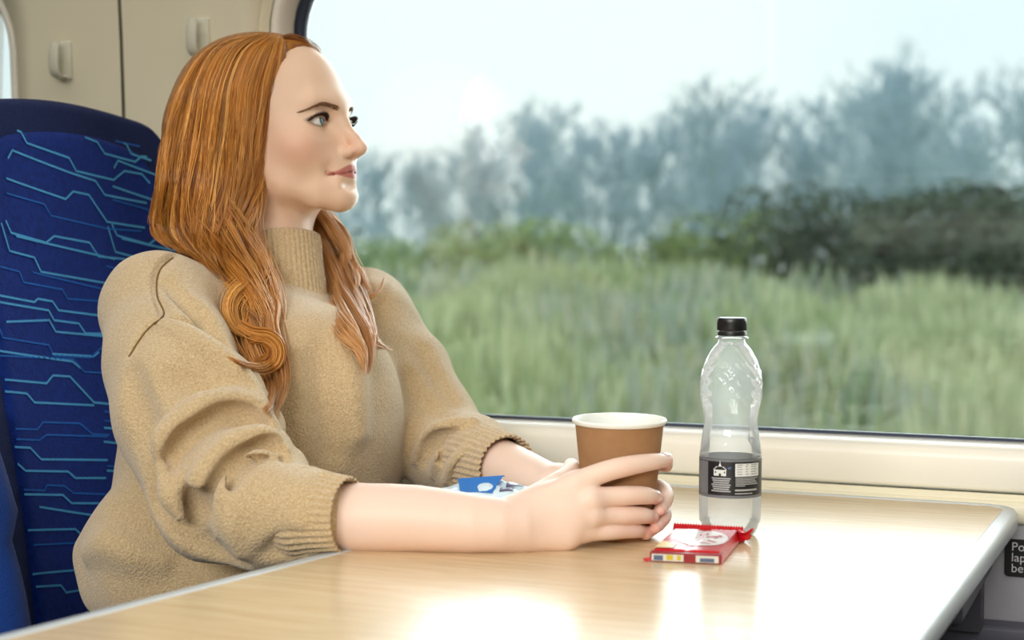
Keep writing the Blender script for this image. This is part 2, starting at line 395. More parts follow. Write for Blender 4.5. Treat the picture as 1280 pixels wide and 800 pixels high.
# ------------------------------------------------------------------ outside
M['bank'] = mat('bank_grass', srgb(120, 140, 78), .95, .1, noise=(.6, srgb(158, 168, 104), .25))
def ground_z(x, y):
    t = np.clip((y - 6) / 24, 0, 1)
    return -1.0 + 1.25 * t * t * (3 - 2 * t) + .12 * np.sin(x * .7 + y * .3) * t
nx, ny = 60, 40
xs = np.linspace(-75, 45, nx); ys = 2.6 + (np.linspace(0, 1, ny) ** 2) * 110
V = [(x, y, float(ground_z(x, y))) for y in ys for x in xs]
Fc = [[j * nx + i, j * nx + i + 1, (j + 1) * nx + i + 1, (j + 1) * nx + i] for j in range(ny - 1) for i in range(nx - 1)]
structure(mesh_obj('ground', V, Fc, M['bank']))
# added dark bank behind the camera, keeps bright sky out of the pane's reflection
M['bank2'] = mat('blocker_green', srgb(44, 56, 34), .95, .1, noise=(1.5, srgb(58, 70, 44)))
V = [(x, y, z + .15 * math.sin(x * 1.3 + z)) for (y, z) in ((-2.2, -1.0), (-3.2, -.2), (-4.4, 1.2), (-6.0, 2.6), (-9, 4.2)) for x in np.linspace(-14, 14, 30)]
Fc = [[j * 30 + i, (j + 1) * 30 + i, (j + 1) * 30 + i + 1, j * 30 + i + 1] for j in range(4) for i in range(29)]
structure(mesh_obj('ground_sky_blocker', V, Fc, M['bank2']))

def tree_mesh(seed, H, dens=1.0):
    r = random.Random(seed); trunk = MB(); crown = MB()
    def grow(p, d, L, rad, lev):
        n = 4 if lev < 2 else 3; pts = [p]; q = p.copy(); dd = d.copy()
        for i in range(n):
            dd = dd + np.array([r.gauss(0, .12), r.gauss(0, .12), r.gauss(.05, .05)]); dd /= np.linalg.norm(dd); q = q + dd * L / n; pts.append(q.copy())
        rads = [rad * (1 - .75 * i / n) for i in range(n + 1)]
        (trunk if lev == 0 else crown).tube(pts, rads, 5 if lev < 2 else 3, cap=False)
        if lev >= 4: return
        k = (int(20 * dens) if lev == 0 else 6 if lev == 1 else 5 if lev == 2 else 3)
        for i in range(k):
            t = r.uniform(.12 if lev == 0 else .2, 1.0); a = pts[int(t * n * .999)]; b = pts[min(n, int(t * n * .999) + 1)]; f = t * n * .999 % 1
            s = a * (1 - f) + b * f
            az = r.uniform(0, 2 * PI); el = r.uniform(.25, 1.0)
            nd = np.array([math.cos(az) * math.cos(el), math.sin(az) * math.cos(el), math.sin(el)]) * .8 + dd * .5; nd /= np.linalg.norm(nd)
            grow(s, nd, L * r.uniform(.32, .5) * (1.1 - .4 * t if lev == 0 else 1), max(rad * .42, .017), lev + 1)
    grow(np.zeros(3), np.array([0, 0, 1.0]), H, H * .016, 0)
    return trunk, crown
M['bark'] = mat('bark_haze_grey', srgb(162, 180, 194), .9, .1); M['twig'] = mat('twigs_haze_grey', srgb(182, 202, 216), .9, .1)  # pale blue of the distance haze is mixed into both colours
M['bark_g'] = mat('bark_green', srgb(80, 92, 78), .9, .1); M['twig_g'] = mat('twigs_green', srgb(96, 110, 92), .9, .1)
protos = []
for i in range(5):
    t, c = tree_mesh(100 + i, 6.5, (1.0, 1.2, .9, 1.1, 1.0)[i])
    protos.append((t, c))
tree_data = []
for i, (t, c) in enumerate(protos):
    a = t.build('trunk', M['bark']); b = c.build('crown', M['twig']); tree_data.append((a.data, b.data)); bpy.data.objects.remove(a); bpy.data.objects.remove(b)
def outside_at(px, Y):
    v = ray(px, 330); k = Y / v[1]; return CAM[0] + v[0] * k
ORD = ['first', 'second', 'third', 'fourth', 'fifth', 'sixth', 'seventh', 'eighth', 'ninth', 'tenth', 'eleventh', 'twelfth', 'thirteenth', 'fourteenth', 'fifteenth', 'sixteenth', 'seventeenth', 'eighteenth', 'nineteenth', 'twentieth', 'twenty-first', 'twenty-second']
#          px,   Y,  top_y, proto
row = [(470, 44, 225, 0), (520, 40, 232, 1), (565, 42, 225, 2), (605, 44, 205, 3), (648, 38, 165, 4), (690, 42, 185, 1), (735, 40, 195, 0), (775, 44, 190, 2), (815, 40, 188, 3), (858, 42, 182, 4),
       (890, 38, 160, 0), (930, 44, 178, 1), (972, 40, 162, 2), (1010, 42, 185, 3), (1055, 38, 150, 4), (1092, 42, 140, 0), (1130, 40, 122, 1), (1168, 42, 140, 2), (1210, 44, 195, 3), (1250, 38, 165, 4), (1295, 42, 150, 0), (420, 42, 228, 3)]
back = [(px, 58 + (i % 3) * 3, ty, i % 5) for i, (px, ty) in enumerate(((445, 232), (500, 226), (545, 214), (588, 205), (628, 188), (668, 182), (712, 196), (755, 202), (795, 196), (838, 190), (875, 178), (912, 182), (950, 176), (992, 180), (1032, 168), (1075, 160), (1112, 150), (1150, 146), (1190, 165), (1232, 178), (1275, 172)))]
row = sorted(row); RR = random.Random(3)
for i, (px, Y, ty, k) in enumerate(row):
    x = outside_at(px, Y); z0 = float(ground_z(x, Y)) - .1; v = ray(px, ty); top = CAM[2] + v[2] * (Y / v[1]); s = (top - z0) / 6.7
    where = 'leftmost beside the face' if i == 0 else 'rightmost, cut by the picture edge' if i == len(row) - 1 else ORD[i] + ' from the left'
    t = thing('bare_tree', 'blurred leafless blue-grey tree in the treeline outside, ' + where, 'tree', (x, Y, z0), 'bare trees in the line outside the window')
    a0 = RR.uniform(0, 6)
    for nm, d in zip(('trunk', 'crown'), tree_data[k]):
        o = bpy.data.objects.new(nm, d); COL.objects.link(o); o.parent = t
    t.scale = (s * 1.15, s * 1.15, s); t.rotation_euler = (0, 0, a0)
for i, (px, Y, ty, k) in enumerate(back):
    x = outside_at(px, Y); z0 = float(ground_z(x, Y)) - .1; v = ray(px, ty); top = CAM[2] + v[2] * (Y / v[1]); s = (top - z0) / 6.7
    where = 'leftmost' if i == 0 else 'rightmost' if i == len(back) - 1 else ORD[i] + ' from the left'
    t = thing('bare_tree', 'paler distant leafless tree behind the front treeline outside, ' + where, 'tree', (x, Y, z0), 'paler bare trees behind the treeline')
    a0 = RR.uniform(0, 6)
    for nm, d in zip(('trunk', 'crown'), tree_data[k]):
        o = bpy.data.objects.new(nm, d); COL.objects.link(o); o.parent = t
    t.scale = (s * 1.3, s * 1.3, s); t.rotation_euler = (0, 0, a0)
# shrubs: clouds of small leaves on a few stems
def shrub_mesh(seed, n):
    r = np.random.default_rng(seed); V = []; Fc = []
    stems = MB(); rr_ = random.Random(seed)
    for i in range(9):
        a = rr_.uniform(0, 6.28); e = .5 + rr_.random() * .9
        stems.tube([(0, 0, 0), (.3 * math.cos(a), .3 * math.sin(a), .45 * e), (.62 * math.cos(a), .62 * math.sin(a), e)], [.03, .02, .008], 4, cap=False)
    blobs = [(rr_.gauss(0, .38), rr_.gauss(0, .38), rr_.uniform(.25, 1.1), rr_.uniform(.25, .45)) for _ in range(9)]
    for i in range(n):
        b = blobs[i % 9]; d = r.normal(size=3); d /= np.linalg.norm(d); p = np.array(b[:3]) + d * b[3] * r.uniform(.7, 1.0) ** .5
        u = r.normal(size=3); u /= np.linalg.norm(u); w = np.cross(u, d); w /= np.linalg.norm(w) + 1e-9; s = r.uniform(.035, .075)
        k = len(V); V += [p - u * s * .6, p + w * s * .5, p + u * s, p - w * s * .5]; Fc.append([k, k + 1, k + 2, k + 3])
    return V, Fc, stems
leafm = [mat('leaf_olive', srgb(150, 166, 100), .8, .2, noise=(4, srgb(124, 144, 86))), mat('leaf_dark', srgb(96, 110, 84), .8, .2, noise=(4, srgb(76, 92, 78))), mat('leaf_pale', srgb(178, 194, 138), .8, .2, noise=(4, srgb(154, 176, 124)))]
shr = []
for i in range(3):
    V, Fc, st = shrub_mesh(50 + i, 1500)
    for j in range(3):
        a = mesh_obj('foliage', V, Fc, leafm[j], smooth=False); b = st.build('stem', M['bark_g']); shr.append((a.data, b.data)); bpy.data.objects.remove(a); bpy.data.objects.remove(b)
#  px, Y, top_y, width, kind(3*shape+colour), label
SH = [(1005, 30, 232, 2.6, 1, 'dark shrub below the treeline straight above the bottle cap'), (1085, 29, 238, 2.8, 4, 'dark green shrub below the treeline, left neighbour of the tallest dark shrub'),
      (1160, 28, 228, 3.2, 7, 'tallest dark green shrub below the treeline at the right'), (1235, 27, 222, 3.2, 1, 'dark shrub below the treeline near the right picture edge'), (1300, 27, 230, 3.0, 4, 'dark shrub below the treeline cut by the right picture edge'),
      (945, 31, 262, 2.4, 3, 'olive shrub below the treeline left of the dark shrubs'), (880, 32, 285, 2.2, 6, 'olive shrub below the treeline behind the bottle'),
      (805, 31, 292, 2.4, 0, 'olive shrub below the treeline above the cup'), (730, 32, 276, 2.2, 2, 'pale green shrub below the treeline left of the cup'), (655, 31, 272, 2.4, 5, 'pale green shrub below the tall bare tree'),
      (585, 32, 284, 2.4, 8, 'pale green shrub below the treeline above the far shoulder'), (525, 31, 296, 2.2, 2, 'pale green shrub below the treeline beside the far shoulder'), (462, 32, 305, 2.2, 5, 'pale shrub below the treeline just beyond the chin')]
for px, Y, ty, w, k, lab in SH:
    x = outside_at(px, Y); z0 = float(ground_z(x, Y)) - .05; v = ray(px, ty); top = CAM[2] + v[2] * (Y / v[1]); s = (top - z0) / 1.4
    t = thing('shrub', lab, 'shrub', (x, Y, z0), 'shrubs below the treeline outside')
    for nm, d in zip(('foliage', 'stem'), shr[k]):
        o = bpy.data.objects.new(nm, d); COL.objects.link(o); o.parent = t
    t.scale = (w * .75, w * .6, s); t.rotation_euler = (0, 0, px * .37)
# low growth that closes the foot of the treeline
r = np.random.default_rng(9); V = []; Fc = []; fm = []
for i in range(9000):
    x = r.uniform(-75, 50); Y = 47 + r.normal() * 1.2; t = r.random() ** 1.3; top = 1.3 + .55 * math.sin(x * .9) + .4 * math.sin(x * 2.3 + 1); p = np.array([x, Y, float(ground_z(x, Y)) + t * top])
    u = r.normal(size=3); u /= np.linalg.norm(u); w = np.cross(u, r.normal(size=3)); w /= np.linalg.norm(w) + 1e-9; s = r.uniform(.12, .26); k = len(V); V += [p - u * s * .6, p + w * s * .5, p + u * s, p - w * s * .5]; Fc.append([k, k + 1, k + 2, k + 3]); fm.append(int(r.integers(3)))
g = mesh_obj('undergrowth', V, Fc, leafm, smooth=False, fmat=fm); tag(g, 'low green undergrowth along the foot of the blurred treeline outside', 'undergrowth', kind='stuff')
# long grass and dead stems on the bank
r = np.random.default_rng(11); cols = [srgb(192, 204, 158), srgb(214, 220, 180), srgb(172, 188, 148), srgb(184, 196, 180), srgb(212, 213, 190)]  # paled to carry the haze and offset shade between the blades
V = []; Fc = []; fm = []
for i in range(27000):
    Y = 8 + 24 * r.random() ** .8; px = r.uniform(380, 1420) if i < 15000 else (r.uniform(-900, 380) if i % 2 else r.uniform(1420, 3200)); x = outside_at(px, Y) + r.normal() * .3; z = float(ground_z(x, Y)) - .03
    clump = .5 + .5 * math.sin(x * 1.9 + 2.2 * math.sin(Y * .8)) 
    h = (.25 + .65 * r.random() * (.4 + clump)) * (.55 + .012 * Y); w = .02 + .03 * r.random() + .0015 * Y; a = r.uniform(0, PI); lx = r.normal() * .12 * h; ly = r.normal() * .12 * h
    k = len(V); dx = w * math.cos(a); dy = w * math.sin(a)
    V += [(x - dx, Y - dy, z), (x + dx, Y + dy, z), (x + dx * .7 + lx * .5, Y + dy * .7 + ly * .5, z + h * .6), (x - dx * .7 + lx * .5, Y - dy * .7 + ly * .5, z + h * .6), (x + lx, Y + ly, z + h)]
    Fc += [[k, k + 1, k + 2, k + 3], [k + 3, k + 2, k + 4]]
    c = int(np.clip(2 + 1.6 * math.sin(x * .9 + 1.7 * math.sin(Y * .35)) + r.normal() * .9, 0, 4)); fm += [c, c]
g = mesh_obj('long_grass', V, Fc, [mat('grass_%s' % n, c, .9, .1) for n, c in zip('olive straw deep grey tan'.split(), cols)], smooth=False, fmat=fm)
tag(g, 'long blurred green and straw coloured grass on the bank outside the window', 'grass', kind='stuff')
# ------------------------------------------------------------------ seat
M['navy'] = mat('navy_plush', srgb(8, 30, 84), .85, .15, bump=(500, .5, .004), sheen=.08)
M['moquette'] = mat('royal_blue_moquette', srgb(6, 50, 146), .85, .15, bump=(600, .6, .003), noise=(130, srgb(4, 36, 116), .25), sheen=.06)
M['line1'] = mat('pattern_sky_blue', srgb(84, 172, 232), .8, .2, bump=(600, .6, .003)); M['line2'] = mat('pattern_mid_blue', srgb(34, 104, 198), .8, .2, bump=(600, .6, .003))
SY = 1.665
def seat_x(y, z):
    v = (y - SY) / .235
    return -1.205 - .13 * (z - .62) - .012 * abs(v) ** 2 * 0 + .016 * (abs(v) ** 3) + .012 * math.exp(-((z - .72) / .16) ** 2)
def seat_half(z, hw=.235, zt=1.212, zb=.44):
    # half width with a softly rounded top and a slight waist
    w = hw - .022 * max(0, (z - .95) / .27) ** 1.6 - .02 * max(0, (.80 - z) / .3) ** 1.5
    r = .075
    if z > zt - r: w -= r - math.sqrt(max(0, r * r - (z - zt + r) ** 2))
    return w
def seat_grid(hw, zt, zb, off, n=28, k=46):
    rows = []
    zs = list(np.linspace(zb, zt - .08, k - 14)) + list(zt - .08 + .08 * np.sin(np.linspace(0, PI / 2, 15))[1:])
    for z in zs:
        w = seat_half(z, hw, zt, zb)
        row = []
        for i in range(n + 1):
            t = -1 + 2 * i / n; y = SY + t * w
            crown = .010 * (1 - min(1, abs(t)) ** 2) * (1 if z > zt - .09 else 0)
            e = max(0, (abs(t) - .93) / .07); f = max(0, (z - (zt - .012)) / .012)
            zz = z - .012 * t * t if z > 1.0 else z
            row.append((seat_x(y, z) + off - .010 * e * e - .008 * f * f, y, zz))
        rows.append(row)
    return rows
seat = thing('carriage_chair', 'blue patterned high backed train seat behind the red haired person', 'seat', (-1.25, SY, 0))
g = seat_grid(.245, 1.215, .44, 0); m = MB(); nr = len(g); nc = len(g[0])
front = [p for r_ in g for p in r_]; back = [(p[0] - .085 - .02 * (p[2] < .8), p[1], p[2]) for p in front]
idx = lambda j, i: j * nc + i
Fc = [[idx(j, i), idx(j, i + 1), idx(j + 1, i + 1), idx(j + 1, i)] for j in range(nr - 1) for i in range(nc - 1)]
m.v = front + back; B0 = len(front)
m.f = Fc + [[B0 + a for a in f[::-1]] for f in Fc]
edge = [idx(j, 0) for j in range(nr)] + [idx(nr - 1, i) for i in range(1, nc)] + [idx(j, nc - 1) for j in range(nr - 2, -1, -1)] + [idx(0, i) for i in range(nc - 2, 0, -1)]
m.f += [[edge[i], edge[(i + 1) % len(edge)], B0 + edge[(i + 1) % len(edge)], B0 + edge[i]] for i in range(len(edge))]; m.m = [0] * len(m.f)
m.build('backrest', M['navy'], seat)
# patterned cover on the backrest
HWP, ZTP = .198, 1.178
g = seat_grid(HWP, ZTP, .47, .005); m = MB()
V = [p for r_ in g for p in r_]; m.add(V, Fc, 0)
e = edge; out = [V[i] for i in e]; m.loops([out, [(p[0] - .012, p[1], p[2]) for p in out]], 0)
def on_seat(px, py):
    v = ray(px, py); t = 1.5
    for _ in range(60):
        q = CAM + v * t; t -= (q[0] - (seat_x(q[1], q[2]) + .0062)) / v[0]
    return CAM + v * t
LN = [(2.424, 130, [[(40, 75), (65, 85), (82, 118), (210, 163), (232, 203), (345, 230), (378, 203), (430, 212), (455, 240)], [(40, 75), (95, 65), (160, 65), (220, 85), (295, 115), (318, 150), (410, 175), (430, 158), (480, 165)],
       [(215, 80), (470, 138)], [(25, 165), (38, 140), (75, 155), (210, 207), (290, 233), (318, 275), (445, 300)], [(20, 225), (200, 288), (222, 265), (270, 275), (325, 357), (440, 375)], [(20, 270), (135, 303), (155, 338), (328, 378), (430, 385)],
       [(18, 352), (35, 390), (140, 420), (165, 400), (272, 420), (300, 462), (380, 470)], [(5, 360), (30, 445), (105, 465), (125, 508), (335, 545)], [(0, 492), (60, 508), (72, 540), (190, 562), (205, 590), (295, 597), (325, 575)],
       [(0, 580), (105, 600), (115, 590), (160, 598), (178, 625), (335, 645)], [(0, 600), (148, 625), (165, 655), (240, 665), (260, 695), (335, 697)], [(0, 680), (10, 708), (148, 730), (165, 762), (275, 768), (308, 738), (340, 740)], [(0, 748), (220, 780), (245, 800)],
       [(50, 400), (350, 470)], [(100, 510), (330, 565)], [(20, 660), (150, 655), (170, 690), (330, 705)]]),
      (2.222, 440, [[(145, 5), (260, 12), (275, 0)], [(0, 10), (205, 20), (235, 55), (310, 60)], [(0, 75), (130, 87), (148, 65), (195, 68), (262, 140), (310, 145)], [(0, 108), (75, 115), (97, 140), (262, 148)], [(0, 212), (105, 215), (120, 195), (222, 198), (258, 228), (305, 230)],
       [(0, 262), (85, 266), (115, 298), (300, 300)], [(0, 305), (50, 310), (72, 330), (190, 332), (210, 350), (295, 350)], [(10, 380), (125, 385), (130, 370), (180, 372), (205, 392), (295, 395)], [(10, 395), (175, 397), (200, 420), (280, 420), (295, 435)],
       [(25, 478), (60, 478), (78, 495), (210, 492), (235, 515)], [(40, 540), (220, 530)], [(50, 622), (220, 605), (238, 580)], [(60, 655), (170, 648), (185, 668), (220, 662)], [(0, 240), (110, 245), (130, 230), (300, 235)], [(110, 430), (300, 460)]])]
ln_i = 0
for sc_, oy, lines in LN:
    for L in lines:
        q = [on_seat(x / sc_, y / sc_ + oy) for x, y in L]
        pts = []
        for a, b in zip(q[:-1], q[1:]):
            n = max(2, int(np.linalg.norm(b - a) / .01)); pts += [a + (b - a) * t / n for t in range(n)]
        pts.append(q[-1]); yz = [(p[1], p[2]) for p in pts]
        for shift in (0, .21):
            w = .0013 if ln_i % 3 != 2 else .0011; mi = 1 if ln_i % 3 != 2 else 2
            run = []
            for (y, z) in yz + [(99, 99)]:
                y2 = y + shift
                ok = z < ZTP - .004 - .012 * ((y2 - SY) / HWP) ** 2 and abs(y2 - SY) < seat_half(z, HWP, ZTP) - .003 if y < 50 else False
                if ok: run.append((y2, z))
                else:
                    if len(run) > 2:
                        A = []; Bq = []
                        for i, (y3, z3) in enumerate(run):
                            a = run[max(0, i - 1)]; b = run[min(len(run) - 1, i + 1)]; t = np.array([b[0] - a[0], b[1] - a[1]]); t /= np.linalg.norm(t) + 1e-9
                            for lst, s in ((A, w), (Bq, -w)):
                                yy, zz = y3 - t[1] * s, z3 + t[0] * s; lst.append((seat_x(yy, zz) + .0059 , yy, zz))
                        m.loops([A, Bq], mi, closed=False)
                    run = []
        ln_i += 1
m.build('patterned_cover', [M['moquette'], M['line1'], M['line2']], seat)
# side bolster, cushion and base
m = MB()
for sgn in (-1,):
    pts = [(seat_x(SY + sgn * .225, z) + .012, SY + sgn * (.243 + .020 * math.sin((z - .45) * 3.2)), z) for z in np.linspace(.46, .86, 14)]
    m.tube(pts, [.012 + .016 * math.sin(PI * min(1, i / 9)) if i < 9 else .028 - .004 * (i - 9) for i in range(14)], 12)
m.build('side_bolster', mat('bolster_blue', srgb(20, 62, 140), .85, .2, bump=(500, .5, .004), sheen=.2), seat)
m = MB(); m.box((-1.22, SY - .225, .36), (-.74, SY + .225, .47), .035); m.build('seat_cushion', M['moquette'], seat)
m = MB(); m.box((-1.20, SY - .20, .10), (-.82, SY + .20, .36), .02); m.box((-1.12, SY - .06, 0), (-.92, SY + .06, .12), .01); m.build('seat_base', M['dark'], seat)

# ------------------------------------------------------------------ bottle
BC = P(912, 664, 1.645); BC[2] = ZT + .0004
b = thing('water_bottle', 'clear plastic water bottle with a black cap and black label, standing on the table', 'bottle', BC)
PXM = 1.645 / FPX
bp = [(0, 2), (20, 1.5), (28, 0), (32, 3), (35.5, 9), (38, 17), (38.5, 26), (38.6, 48), (38.3, 50), (38.3, 97), (38.6, 98.5), (38.3, 101), (37, 112), (35.2, 124), (33.3, 134), (32.6, 140), (32.9, 146), (34.6, 154), (36.6, 164), (37.9, 174), (38.4, 184), (38.0, 193), (36.4, 202), (33.6, 211), (29.8, 220), (25.5, 228), (21.2, 234), (17.6, 237.5), (16.4, 240), (16.2, 243.0), (20.2, 244), (20.2, 245.5), (16.2, 246.5), (16.2, 262)]
bz = np.array(bp, float) * PXM
# finer profile
t = np.linspace(0, len(bz) - 1, 180); bzf = np.stack([np.interp(t, range(len(bz)), bz[:, 0]), np.interp(t, range(len(bz)), bz[:, 1])], 1)
def emboss(a, z):
    h = z / PXM; f = 0
    if 150 < h < 232:
        u = a / (2 * PI) * 14; v = (h - 150) / 15.0
        d = abs((u + v) % 1 - .5) + abs((u - v) % 1 - .5)
        f = .055 * (d - .5) * math.sin(PI * (h - 150) / 82)
    if 104 < h < 134:
        u = a / (2 * PI) * 9; d = abs(u % 1 - .5) * 2 + abs(h - 119) / 12; f = -.03 * max(0, 1 - d)
    if h < 14: f += .05 * math.cos(5 * a) * (1 - h / 14) - .03
    return 1 + f
m = MB(); m.lathe([tuple(p) for p in bzf], BC, 112, fn=emboss)
M['pet'] = glassy('clear_plastic', (.97, .985, .99, 1), 1.40, diffuse=((.97, 1, 1, 1), .24), rough=.05)
m.build('bottle_body', M['pet'], b)
m = MB(); L = lambda pts: [(r_ * PXM, z * PXM) for r_, z in pts]
m.lathe(L([(0, 270), (14, 270), (17.0, 269.4), (17.8, 268), (18, 264), (18, 254.4), (17.4, 253.6), (16.6, 253.6)]), BC, 96, fn=lambda a, z: 1 + .018 * math.cos(48 * a) * (254 < z / PXM < 267))
cap = m.build('cap', mat('black_cap', srgb(20, 22, 28), .35), b)
m = MB(); m.lathe(L([(16.6, 252.6), (17.8, 252.4), (18.2, 250), (18.0, 247.6), (16.8, 247.2)]), BC, 64); m.build('tamper_ring', mat('black_ring', srgb(18, 20, 24), .4), cap)
# label wrap
m = MB(); m.lathe(L([(38.35, 49), (38.75, 49.3), (38.75, 97), (38.35, 97.4)]), BC, 96)
lab = m.build('bottle_label', mat('label_black', srgb(26, 28, 34), .35), b)
vdir = math.atan2(CAM[1] - BC[1], CAM[0] - BC[0])
def on_label(px, py, off=.02):
    # px measured from the axis, py above the base, both in photo pixels
    a = vdir + math.asin(max(-.99, min(.99, px / 38.75))); r_ = (38.75 + off) * PXM
    return (BC[0] + r_ * math.cos(a), BC[1] + r_ * math.sin(a), BC[2] + py * PXM)
def patch(m, x0, x1, y0, y1, mi=0, off=.25, n=8):
    A = [on_label(x0 + (x1 - x0) * i / n, y0, off) for i in range(n + 1)]; B_ = [on_label(x0 + (x1 - x0) * i / n, y1, off) for i in range(n + 1)]
    m.loops([A, B_], mi, closed=False)
m = MB(); patch(m, -38, 38, 49.2, 52.5, 0, .12, 40); patch(m, -38, 38, 94, 97, 0, .12, 40); patch(m, -37.6, -27, 53, 93, 0, .12)
m.build('label_border', mat('label_grey', srgb(112, 116, 122), .4), lab, smooth=False)
M['ink'] = mat('label_white', srgb(222, 226, 226), .5)
m = MB(); patch(m, 6, 34, 76, 92)
m.build('label_table', M['ink'], lab, smooth=False)
m = MB()
for k, yy in enumerate((78.5, 81.5, 84.5, 87.5, 90)):
    for x0, x1 in ((8, 15), (18.5, 22), (25, 32)): patch(m, x0, x1 - (k % 2), yy, yy + .8, 0, .4, 4)
m.build('label_table_text', mat('ink_grey', srgb(120, 126, 130), .5), lab, smooth=False)
m = MB()
for k in range(6): patch(m, 6.5, 33 - (k * 7 % 4) - (12 if k == 5 else 0), 73.6 - k * 1.9, 74.6 - k * 1.9, 0, .3)
patch(m, 6, 32, 58.2, 60.4, 0, .3); patch(m, 6, 27, 54.4, 55.8, 0, .3)
for k in range(7): w_ = 12.5 - (k % 3); patch(m, -13 - w_ + 3, -13 + w_ + 1, 72.6 - k * 2.6, 74.2 - k * 2.6, 0, .3)
m.build('label_text', mat('ink_pale', srgb(168, 172, 174), .5), lab, smooth=False)
# the little chapel drawn on the label
m = MB(); patch(m, -20, -5, 76.5, 84); 
m.add([on_label(-20.8, 84, .25), on_label(-4.2, 84, .25), on_label(-8, 88, .25), on_label(-17, 88, .25)], [[0, 1, 2, 3]])
m.add([on_label(-14.5, 88, .25), on_label(-10.5, 88, .25), on_label(-11.6, 91, .25), on_label(-13.4, 91, .25)], [[0, 1, 2, 3]])
m.add([on_label(-13.2, 91, .25), on_label(-11.8, 91, .25), on_label(-12.5, 96, .25)], [[0, 1, 2]])
m.build('label_chapel', M['ink'], lab, smooth=False)
m = MB()
for x0 in (-18.5, -7.8): patch(m, x0, x0 + 1.6, 80, 82, 0, .4, 2)
patch(m, -13.8, -11.2, 76.5, 79.5, 0, .4, 3)
m.build('chapel_opening', lab.data.materials[0], lab, smooth=False)
m = MB(); m.add([on_label(*p, .3) for p in ((-3.5, 87), (1.5, 88), (0, 85.6), (-2, 85))], [[0, 1, 2, 3]]); m.build('label_blue_mark', mat('label_blue', srgb(60, 104, 150), .5), lab, smooth=False)

# ------------------------------------------------------------------ cup
CZ = 1.62; CC = P(773, 670, CZ); CC[2] = ZT + .0006
cup = thing('paper_cup', 'brown paper coffee cup held between both hands on the table', 'cup', CC)
k_ = CZ / FPX; CH = 147 * k_; R0, R1 = 40.5 * k_, 55.5 * k_
tilt = math.radians(1.6); ax = np.cross([0, 0, 1], (CAM - CC) * [1, 1, 0]); ax /= np.linalg.norm(ax)
RT = np.array(Matrix.Rotation(tilt, 3, Vector(ax)))
m = MB(); m.lathe([(R0 - .004, .006), (R0 - .002, 0), (R0, 0), (R0 + .0003, .002)] + [(R0 + (R1 - R0) * t, CH * t) for t in np.linspace(.05, .985, 24)] , CC, 96, axis=RT)
m.build('cup_sleeve', mat('kraft_paper', srgb(170, 130, 92), .75, .25, bump=(140, .15, .004), noise=(60, srgb(156, 116, 80), .3)), cup)
m = MB(); m.lathe([(0, .008), (R0 - .005, .008)] + [(R0 - .0012 + (R1 - R0) * t, CH * t) for t in np.linspace(.06, .98, 20)] + [(R1 - .0006, CH - .001), (R1 + .0004, CH + .0012), (R1 + .0020, CH + .0014), (R1 + .0029, CH), (R1 + .0026, CH - .002), (R1 + .0012, CH - .0036), (R1 - .0002, CH - .003)], CC, 96, axis=RT)
m.build('cup_liner', mat('white_paper', srgb(246, 248, 242), .5, .4), cup)
m = MB(); m.lathe([(0, .085), (.02, .085), (R0 + (R1 - R0) * .085 / CH - .0016, .085)], CC, 64, axis=RT); m.build('coffee', mat('coffee', srgb(92, 60, 40), .15), cup)

# ------------------------------------------------------------------ chocolate bar
WA = on_plane(813, 702, 2, ZT)[:2]; WB = on_plane(902, 706, 2, ZT)[:2]; WD = on_plane(842, 672, 2, ZT)[:2]; WE = on_plane(926, 677, 2, ZT)[:2]
WT = .0115
bar = thing('chocolate_bar', 'red wrapped chocolate bar with a white oval, lying in front of the bottle', 'chocolate bar', ((WA[0] + WE[0]) / 2, (WA[1] + WE[1]) / 2, ZT))
M['red'] = mat('red_foil', srgb(196, 22, 34), .28, .6, bump=(90, .25, .004)); M['dred'] = mat('dark_red_foil', srgb(140, 14, 24), .35, .5)
def bl(u, v, h):
    a = WA * (1 - u) + WB * u; c = WD * (1 - u) + WE * u; p = a * (1 - v) + c * v
    return (p[0], p[1], ZT + h)
def puff(u, v): return WT * (1 + .10 * math.sin(3 * u + 5 * v) * .6)
m = MB(); n1, n2 = 22, 22; T = []
for j in range(n2 + 1):
    for i in range(n1 + 1):
        u, v = i / n1, j / n2; e = min(u, 1 - u, v * .8, (1 - v)) ; q = min(1, e / .05); T.append(bl(u, v, .0035 + (puff(u, v) - .0035) * math.sqrt(1 - (1 - q) ** 2) - .0012 * math.exp(-((u - .5) / .05) ** 2)))
gi = lambda j, i: j * (n1 + 1) + i
m.add(T, [[gi(j, i), gi(j, i + 1), gi(j + 1, i + 1), gi(j + 1, i)] for j in range(n2) for i in range(n1)], 0)
per = [(i / n1, 0) for i in range(n1)] + [(1, j / n2) for j in range(n2)] + [(1 - i / n1, 1) for i in range(n1)] + [(0, 1 - j / n2) for j in range(n2)]
top_ = [bl(u, v, .0035) for u, v in per]; mid_ = [bl(.5 + (u - .5) * 1.01, .5 + (v - .5) * 1.01, .002) for u, v in per]; bot_ = [bl(.5 + (u - .5) * .98, .5 + (v - .5) * .98, .0003) for u, v in per]
m.loops([top_, mid_, bot_], 0); m.add(bot_, [list(range(len(bot_)))], 0)
m.build('wrapper', M['red'], bar)
